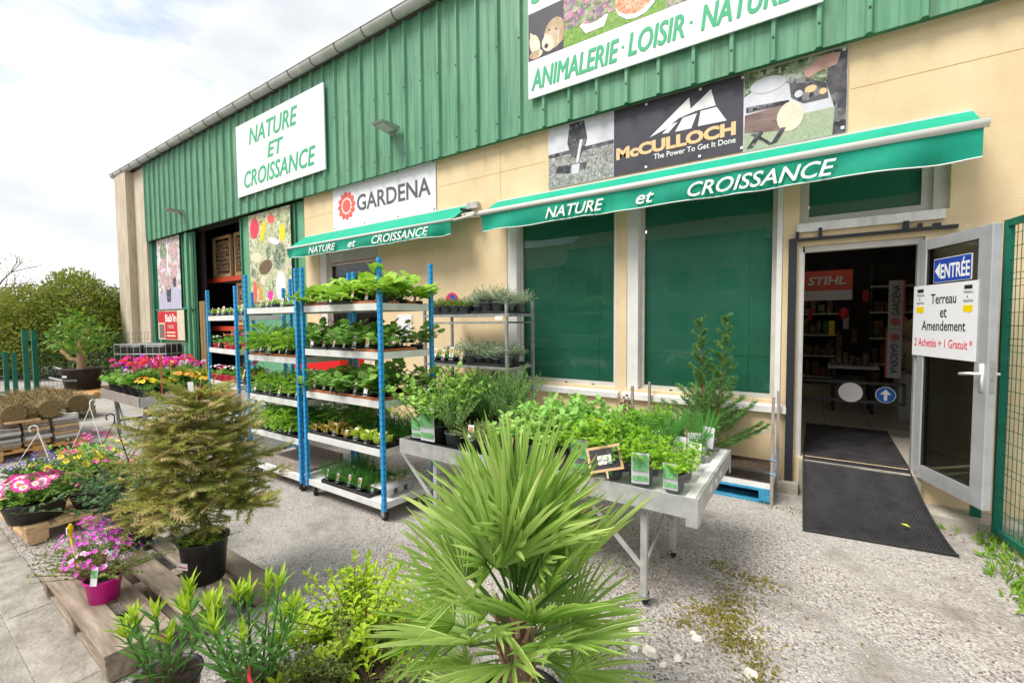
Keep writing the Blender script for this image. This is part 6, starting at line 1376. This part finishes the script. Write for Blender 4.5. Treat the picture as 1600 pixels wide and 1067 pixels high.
def crown(m, key, blobs, n, L_, W_, tmpl='oval', seed=0, shell=.55, up=.5):
    rg = np.random.RandomState(seed)
    for (cx, cy, cz, rx, ry, rz_) in blobs:
        k = int(n*rx*rz_); d = rg.normal(size=(k, 3)); d /= np.linalg.norm(d, axis=1, keepdims=True); rr_ = (shell+(1-shell)*rg.rand(k))**.7
        cl = np.sin(d[:, 0]*7+cx*3)*np.cos(d[:, 1]*6+cz)*np.sin(d[:, 2]*8+cy); rr_ = rr_*(1+.14*cl)
        P = np.stack([cx+d[:, 0]*rx*rr_, cy+d[:, 1]*ry*rr_, cz+d[:, 2]*rz_*rr_], 1); D = d+rg.uniform(-.9, .9, (k, 3)); D[:, 2] += up*.3; U = np.array((0, 0, 1.))+rg.uniform(-.8, .8, (k, 3))
        m.batch(tmpl, P, D, U, L_*rg.uniform(.6, 1.15, k), W_*rg.uniform(.7, 1.1, k), key)
    return m
crown(MB(), 'olivel', [(-.1, 0, 1.50, .66, .55, .34), (.45, .1, 1.35, .45, .45, .30), (-.75, -.1, 1.25, .45, .4, .38), (.0, 0, 1.15, .6, .5, .3), (-.2, 0, 1.78, .36, .36, .2)], 800, .15, .08, seed=5, shell=.3).ob('crown', ct)
pallet((-15.25, -2.15, 0), R(30), 'woodo', 'orange toned pallet under the large potted citrus tree', Lx=1.7, Ly=1.2)

# hedge shrubs beyond
def hedge(loc, label, blobs, key, n, seed, L_=.13):
    e = E('hedge_shrub', loc, 0, label, 'shrub', 'tall evergreen shrubs behind the yard'); m = MB()
    for i in range(5): m.tube([(.1*i-.2, 0, 0), ((i-2)*.35, .1*i-.2, 1.2), ((i-2)*.5, .1*i-.2, 2.2)], [.05, .035, .015], 'bark', 6)
    m.ob('trunk', e); crown(MB(), key, blobs, n, L_, L_*.5, 'diam', seed, .35).ob('crown', e); return e
hedge((-20.6, -1.1, 0), 'tall rounded evergreen shrub directly behind the potted citrus tree', [(0, 0, 2.1, 1.5, 1.2, 1.35), (-.3, 0, 2.9, .9, .8, .75), (.5, .3, 1.1, 1.4, 1.2, 1.2), (-.9, -.2, 1.2, 1.1, 1., 1.2)], 'hedge', 3200, 1)
hedge((-21.0, .6, 0), 'green evergreen shrub pressed against the concrete pier', [(.2, 0, 2.0, 1.5, 1.2, 1.3), (.4, .2, 2.6, 1.1, .8, .8), (0, 0, 1.0, 1.6, 1.2, 1.1), (-1.0, -.4, 1.7, 1.2, 1, 1.3)], 'hedgeg', 3200, 2)
hedge((-22.2, -2.6, 0), 'lower olive green shrub left of the tallest evergreen shrub', [(0, 0, 1.5, 1.5, 1.1, 1.3), (.8, .5, 2.2, 1.1, .9, .9), (-.5, 0, .9, 1.4, 1., 1.), (1.2, .6, 1.3, 1.2, 1, 1.2)], 'hedge', 2800, 3)
hedge((-25.0, -2.4, 0), 'yellowish shrub at the far left behind the low green gate', [(0, 0, 1.7, 1.4, 1.2, 1.3), (-.8, -.3, 2.2, 1.0, .9, 1.1), (.9, .4, 1.2, 1.1, 1., 1.2)], 'hedge', 2200, 4)
# trees: bare-twigged at the left, fresh green further back
def bare_tree(loc, label, seed, h, leafk, nleaf):
    e = E('tree', loc, 0, label, 'tree'); rg = np.random.RandomState(seed); m = MB(); tips = []
    def br(p, d, l_, r_, dep):
        q = p+d*l_; mid = (p+q)/2+rg.uniform(-.06, .06, 3)*l_; m.tube([p, mid, q], [r_, r_*.85, r_*.65], 'bark', 6 if dep < 2 else 4, False); tips.append(q)
        if dep >= 5: return
        for i in range(3 if dep < 4 else 2):
            nd = d+rg.uniform(-.75, .75, 3)*(1 if dep else .8); nd[2] += .12; nd /= np.linalg.norm(nd); br(q if i else mid*.3+q*.7, nd, l_*rg.uniform(.62, .82), r_*.62, dep+1)
    br(np.zeros(3), np.array((.05, 0, 1.)), h*.30, h*.022, 0); m.ob('trunk', e)
    T_ = np.array(tips[10:]); idx = rg.randint(0, len(T_), nleaf); P = T_[idx]+rg.normal(size=(nleaf, 3))*.16; MB().batch('diam', P, rg.normal(size=(nleaf, 3)), rg.normal(size=(nleaf, 3)), rg.uniform(.05, .11, nleaf), .05, leafk).ob('crown', e)
bare_tree((-31.5, -3.1, 0), 'nearly bare spring tree with thin twigs at the left edge', 9, 6.4, 'spring', 900)
e = E('tree', (-39.5, -1.6, 0), 0, 'bright yellow green tree far behind the bare one', 'tree'); MB().tube([(0, 0, 0), (.1, 0, 2), (0, 0, 3.4)], [.16, .12, .06], 'bark', 7).ob('trunk', e); crown(MB(), 'spring', [(0, 0, 3.1, 1.5, 1.3, 1.6), (1.0, 0, 2.2, 1.2, 1, 1.2), (-1, 0, 2.3, 1.2, 1, 1.3)], 900, .2, .13, 'diam', 6, .3).ob('crown', e)
for i in range(6):
    e = E('tree', (-46-3*i, -9+4.6*i, 0), 0, f'{ORD[i]} tree of the distant row beyond the yard counting from the left', 'tree', 'distant trees beyond the yard'); MB().tube([(0, 0, 0), (0, 0, 2.6)], [.2, .1], 'bark', 6).ob('trunk', e); crown(MB(), 'hedge' if i % 2 else 'hedgeg', [(0, 0, 2.6+.3*(i % 2), 2.6, 2, 2.0), (1.6, .5, 1.8, 1.8, 1.6, 1.6), (-1.6, -.5, 1.6, 1.8, 1.6, 1.5)], 220, .34, .22, 'diam', 20+i, .3).ob('crown', e)

# green fence posts and low gate at the left
for i, (x, y, h, lb) in enumerate([(-16.25, -3.02, 1.62, 'tall dark green fence post nearest the pallet stack'), (-17.15, -2.72, 1.62, 'tall dark green fence post just left of the citrus pot')]):
    e = E('fence_post', (x, y, 0), 0, lb, 'fence post', 'tall green fence posts'); MB().box(-.05, .05, -.05, .05, 0, h, 'fencegreen').ob('post', e); MB().box(-.056, .056, -.056, .056, h+.0005, h+.02, 'fencegreen').ob('cap', e)
lg_ = E('low_gate', (0, 0, 0), 0, 'low dark green mesh gate and twin posts at the left edge', 'gate')
m = MB(); m.box(-16.28, -16.20, -3.26, -3.18, 0, 1.08, 'fencegreen').box(-16.62, -16.54, -3.36, -3.28, 0, 1.10, 'fencegreen'); m.ob('post', lg_)
m = MB(); m.beam((-16.6, -3.34, 1.05), (-18.6, -5.6, 1.05), .05, .05, 'fencegreen').beam((-16.6, -3.34, .1), (-18.6, -5.6, .1), .04, .04, 'fencegreen')
for i in range(26): t = i/26; m.tube([(-16.6-2*t, -3.34-2.26*t, .1), (-16.6-2*t, -3.34-2.26*t, 1.05)], .006, 'fencegreen', 4)
for z in (.3, .5, .7, .9): m.tube([(-16.6, -3.34, z), (-18.6, -5.6, z)], .006, 'fencegreen', 4)
m.ob('mesh_panel', lg_)
fe = E('mesh_fence', (0, 0, 0), 0, 'green wire mesh fence running behind the citrus pot', 'fence'); m = MB()
for i in range(40): t = i/40; m.tube([(-17.15-.5*t, -2.72+3.2*t, .05), (-17.15-.5*t, -2.72+3.2*t, 1.5)], .004, 'fencegreen', 4)
for i in range(8): m.tube([(-17.15, -2.72, .1+.2*i), (-17.65, .48, .1+.2*i)], .004, 'fencegreen', 4)
m.ob('mesh_panel', fe); m = MB(); m.tube([(-16.9, -2.4, .62), (-16.3, -1.7, .25)], .03, 'galv', 6).tube([(-17.0, -2.5, .35), (-16.2, -1.9, .1)], .025, 'galv', 6); m.ob('brace', fe)
# parked car beyond the low gate
car = E('parked_car', (-26.5, -7.3, 0), R(20), 'pale silver car parked beyond the low green gate at the left edge', 'car')
K['carp'] = mat('silver_car_paint', (.42, .44, .47), .25, metal=.4); m = MB(); pr = [(-2.1, .35), (2.1, .35), (2.15, .75), (1.5, .92), (.9, 1.38), (-1.1, 1.42), (-1.9, 1.0), (-2.15, .9)]
m.prism(pr, -.85, .85, 'carp'); m.ob('body', car); MB().prism([(1.2, .95), (.8, 1.32), (-1.0, 1.35), (-1.6, 1.0)], -.858, -.851, 'glassd').ob('window', car)
for x in (-1.35, 1.35):
    for y in (-.87, .87): MB().tube([(x, y-.09, .32), (x, y+.09, .32)], .32, 'rubber', 18).ob('wheel', car)

# pallet stacks at the far left
pallet((-12.1, -3.45, 0), R(12), 'wood', 'stack of three weathered pallets beyond the netted rolls', 3, 1.5, .95, 'woodn')
pallet((-9.45, -4.10, 0), R(4), 'woodo', 'orange pallet carrying the film wrapped bundle at the left edge', 1, 1.6, .95)
fw = E('wrapped_bundle', (-9.45, -4.10, .146), R(4), 'bundle of boards wrapped in pale stretch film on the orange pallet', 'bundle')
m = MB(); v = []; f = []; nn = 28
for j, (z, s_) in enumerate(((0, .94), (.04, 1.0), (.12, 1.03), (.2, 1.0), (.28, 1.02), (.33, .98))):
    for i in range(nn): a = 2*math.pi*i/nn; c, q = math.cos(a), math.sin(a); mm_ = max(abs(c)/.84, abs(q)/.52); r_ = s_*(1+.02*math.sin(i*3.1+j*2)); v.append((c/mm_*r_*(.96+.04*abs(c)), q/mm_*r_*.92, z+.02*math.sin(i*2.3+j)))
f = [(j*nn+i, j*nn+(i+1) % nn, (j+1)*nn+(i+1) % nn, (j+1)*nn+i) for j in range(5) for i in range(nn)]+[tuple(range(5*nn, 6*nn))]
m2 = MB(); rg = np.random.RandomState(9)
for j in range(7):
    for q in range(3):
        m2.box(-.74+rg.uniform(-.05, .05), .74+rg.uniform(-.06, .06), -.43+q*.29+rg.uniform(0, .03), -.17+q*.29, .002+j*.047, .002+j*.047+.04, ('woodg', 'film', 'woodn')[rg.randint(3)])
m2.ob('board_stack', fw); fm_ = MB()
for x_ in (-.52, 0., .50): fm_.box(x_-.07, x_+.07, -.462, .462, .0, .336, 'film')
fm_.ob('film', fw); MB().box(-.7, .78, -.3, .02, .338, .362, 'woodn').box(-.6, .60, .05, .3, .339, .365, 'woodn').ob('cover_board', fw)
for i, (x, y, z, r_, l_, rz) in enumerate([(-9.40, -4.30, .60, .13, 1.35, 4), (-9.45, -4.0, .61, .13, 1.4, 7), (-10.1, -3.6, .55, .14, 1.3, 10)]):
    m = MB(); pts = []
    m.tube([(-l_/2, 0, 0), (-l_*.2, 0, .01), (l_*.2, 0, -.01), (l_/2, 0, 0)], [r_*.95, r_*1.03, r_, r_*.92], 'heather', 16)
    rg = np.random.RandomState(i); n_ = 2200; a = rg.uniform(0, 6.28, n_); P = np.stack([rg.uniform(-l_/2, l_/2, n_), r_*np.cos(a), r_*np.sin(a)], 1); D = np.stack([rg.uniform(-1, 1, n_)*2.5, np.cos(a), np.sin(a)], 1); m.batch('needle', P, D, rg.normal(size=(n_, 3)), .09, .007, 'heatherg'); m.batch('needle', P+.002, D+rg.uniform(-.5, .5, D.shape), rg.normal(size=(n_, 3)), .08, .006, 'heather')
    o = m.ob('netted_roll', None, label=['front netted roll of brown heather on the wrapped bundle', 'second netted roll of brown heather behind the front one', 'rearmost netted roll of heather beside the pallet stack'][i], cat='roll', group='netted heather rolls'); o.location = (x, y, z); o.rotation_euler = (0, 0, R(rz))
for i, (x, y, z) in enumerate([(-11.75, -3.78, .49), (-11.35, -3.35, .49)]):
    m = MB(); ell(m, (0, 0, 0), (.20-.05*i, .12, .05), 'film', 14, 7); m.ob('plastic_bag', None, True, label=['crumpled clear plastic sheet on the left of the pallet stack', 'smaller crumpled plastic bag on the right of the pallet stack'][i], cat='plastic bag').location = (x, y, z)

# houses and trees across the street, behind the camera, seen only in the window panes
K['housew'] = mat('far_house_wall', (.34, .30, .25), .9); K['rooft'] = mat('far_roof_tile', (.22, .10, .06), .9)
for i, (x, y, w_, h_) in enumerate([(-22, -27, 13, 5.5), (4, -26, 12, 6.0), (-44, -30, 14, 5.2), (-8.8, -29, 13, 7.0)]):
    h = E('house', (x, y, 0), 0, f'{ORD[i]} plain house across the street from the shop with a tiled roof', 'house')
    MB().box(-w_/2, w_/2, -4, 4, 0, h_, 'housew').ob('wall', h); MB().add([(-w_/2-.4, 4.4, h_), (w_/2+.4, 4.4, h_), (w_/2+.4, 0, h_+2.4), (-w_/2-.4, 0, h_+2.4), (-w_/2-.4, -4.4, h_), (w_/2+.4, -4.4, h_)], [(0, 1, 2, 3), (3, 2, 5, 4), (0, 3, 4), (1, 5, 2), (0, 4, 5, 1)], 'rooft').ob('roof', h)
    for q in range(4):
        for z in (1.0, 3.6): MB().box(-w_/2+1.2+q*w_/4.4, -w_/2+2.4+q*w_/4.4, 4.0, 4.06, z, z+1.3, 'dark').ob('window', h)
for i, (x, y) in enumerate([(-31, -25), (14, -24), (-36, -28)]):
    e = E('tree', (x, y, 0), 0, f'{ORD[i]} leafy tree across the street opposite the shop front', 'tree', 'trees across the street'); MB().tube([(0, 0, 0), (0, 0, 3)], [.22, .12], 'bark', 6).ob('trunk', e); crown(MB(), 'hedgeg', [(0, 0, 5.2, 2.6, 2.2, 2.6), (1.2, .5, 3.6, 2.0, 1.6, 1.6), (-1.4, -.5, 3.4, 2., 1.6, 1.5)], 90, .5, .36, 'diam', 40+i, .3).ob('crown', e)

# dirt and dry leaves gathered along the wall foot, under the benches and by the kerb
lt = MB(); n_ = 900
X = np.concatenate([rng.uniform(-8.8, -.2, 420), rng.uniform(.4, 1.25, 80), rng.uniform(-6, -2.6, 200), rng.uniform(-3, 1, 200)]); Y = np.concatenate([-.14-np.abs(rng.normal(0, .10, 420)), -.38-np.abs(rng.normal(0, .08, 80)), -4.71+np.abs(rng.normal(0, .06, 200)), rng.uniform(-3.6, -.5, 200)])
P_ = np.stack([X, Y, np.full(900, .004)], 1); D = U3(900); D[:, 2] = np.abs(D[:, 2])*.25
lt.batch('diam', P_, D, U3(900)*.4+np.array((0, 0, 1)), rng.uniform(.008, .030, 900), rng.uniform(.005, .014, 900), 'litterc')
lt.ob('leaf_litter', kind='stuff', label='brown dry leaf litter and grit gathered along the wall foot and kerb', cat='litter')
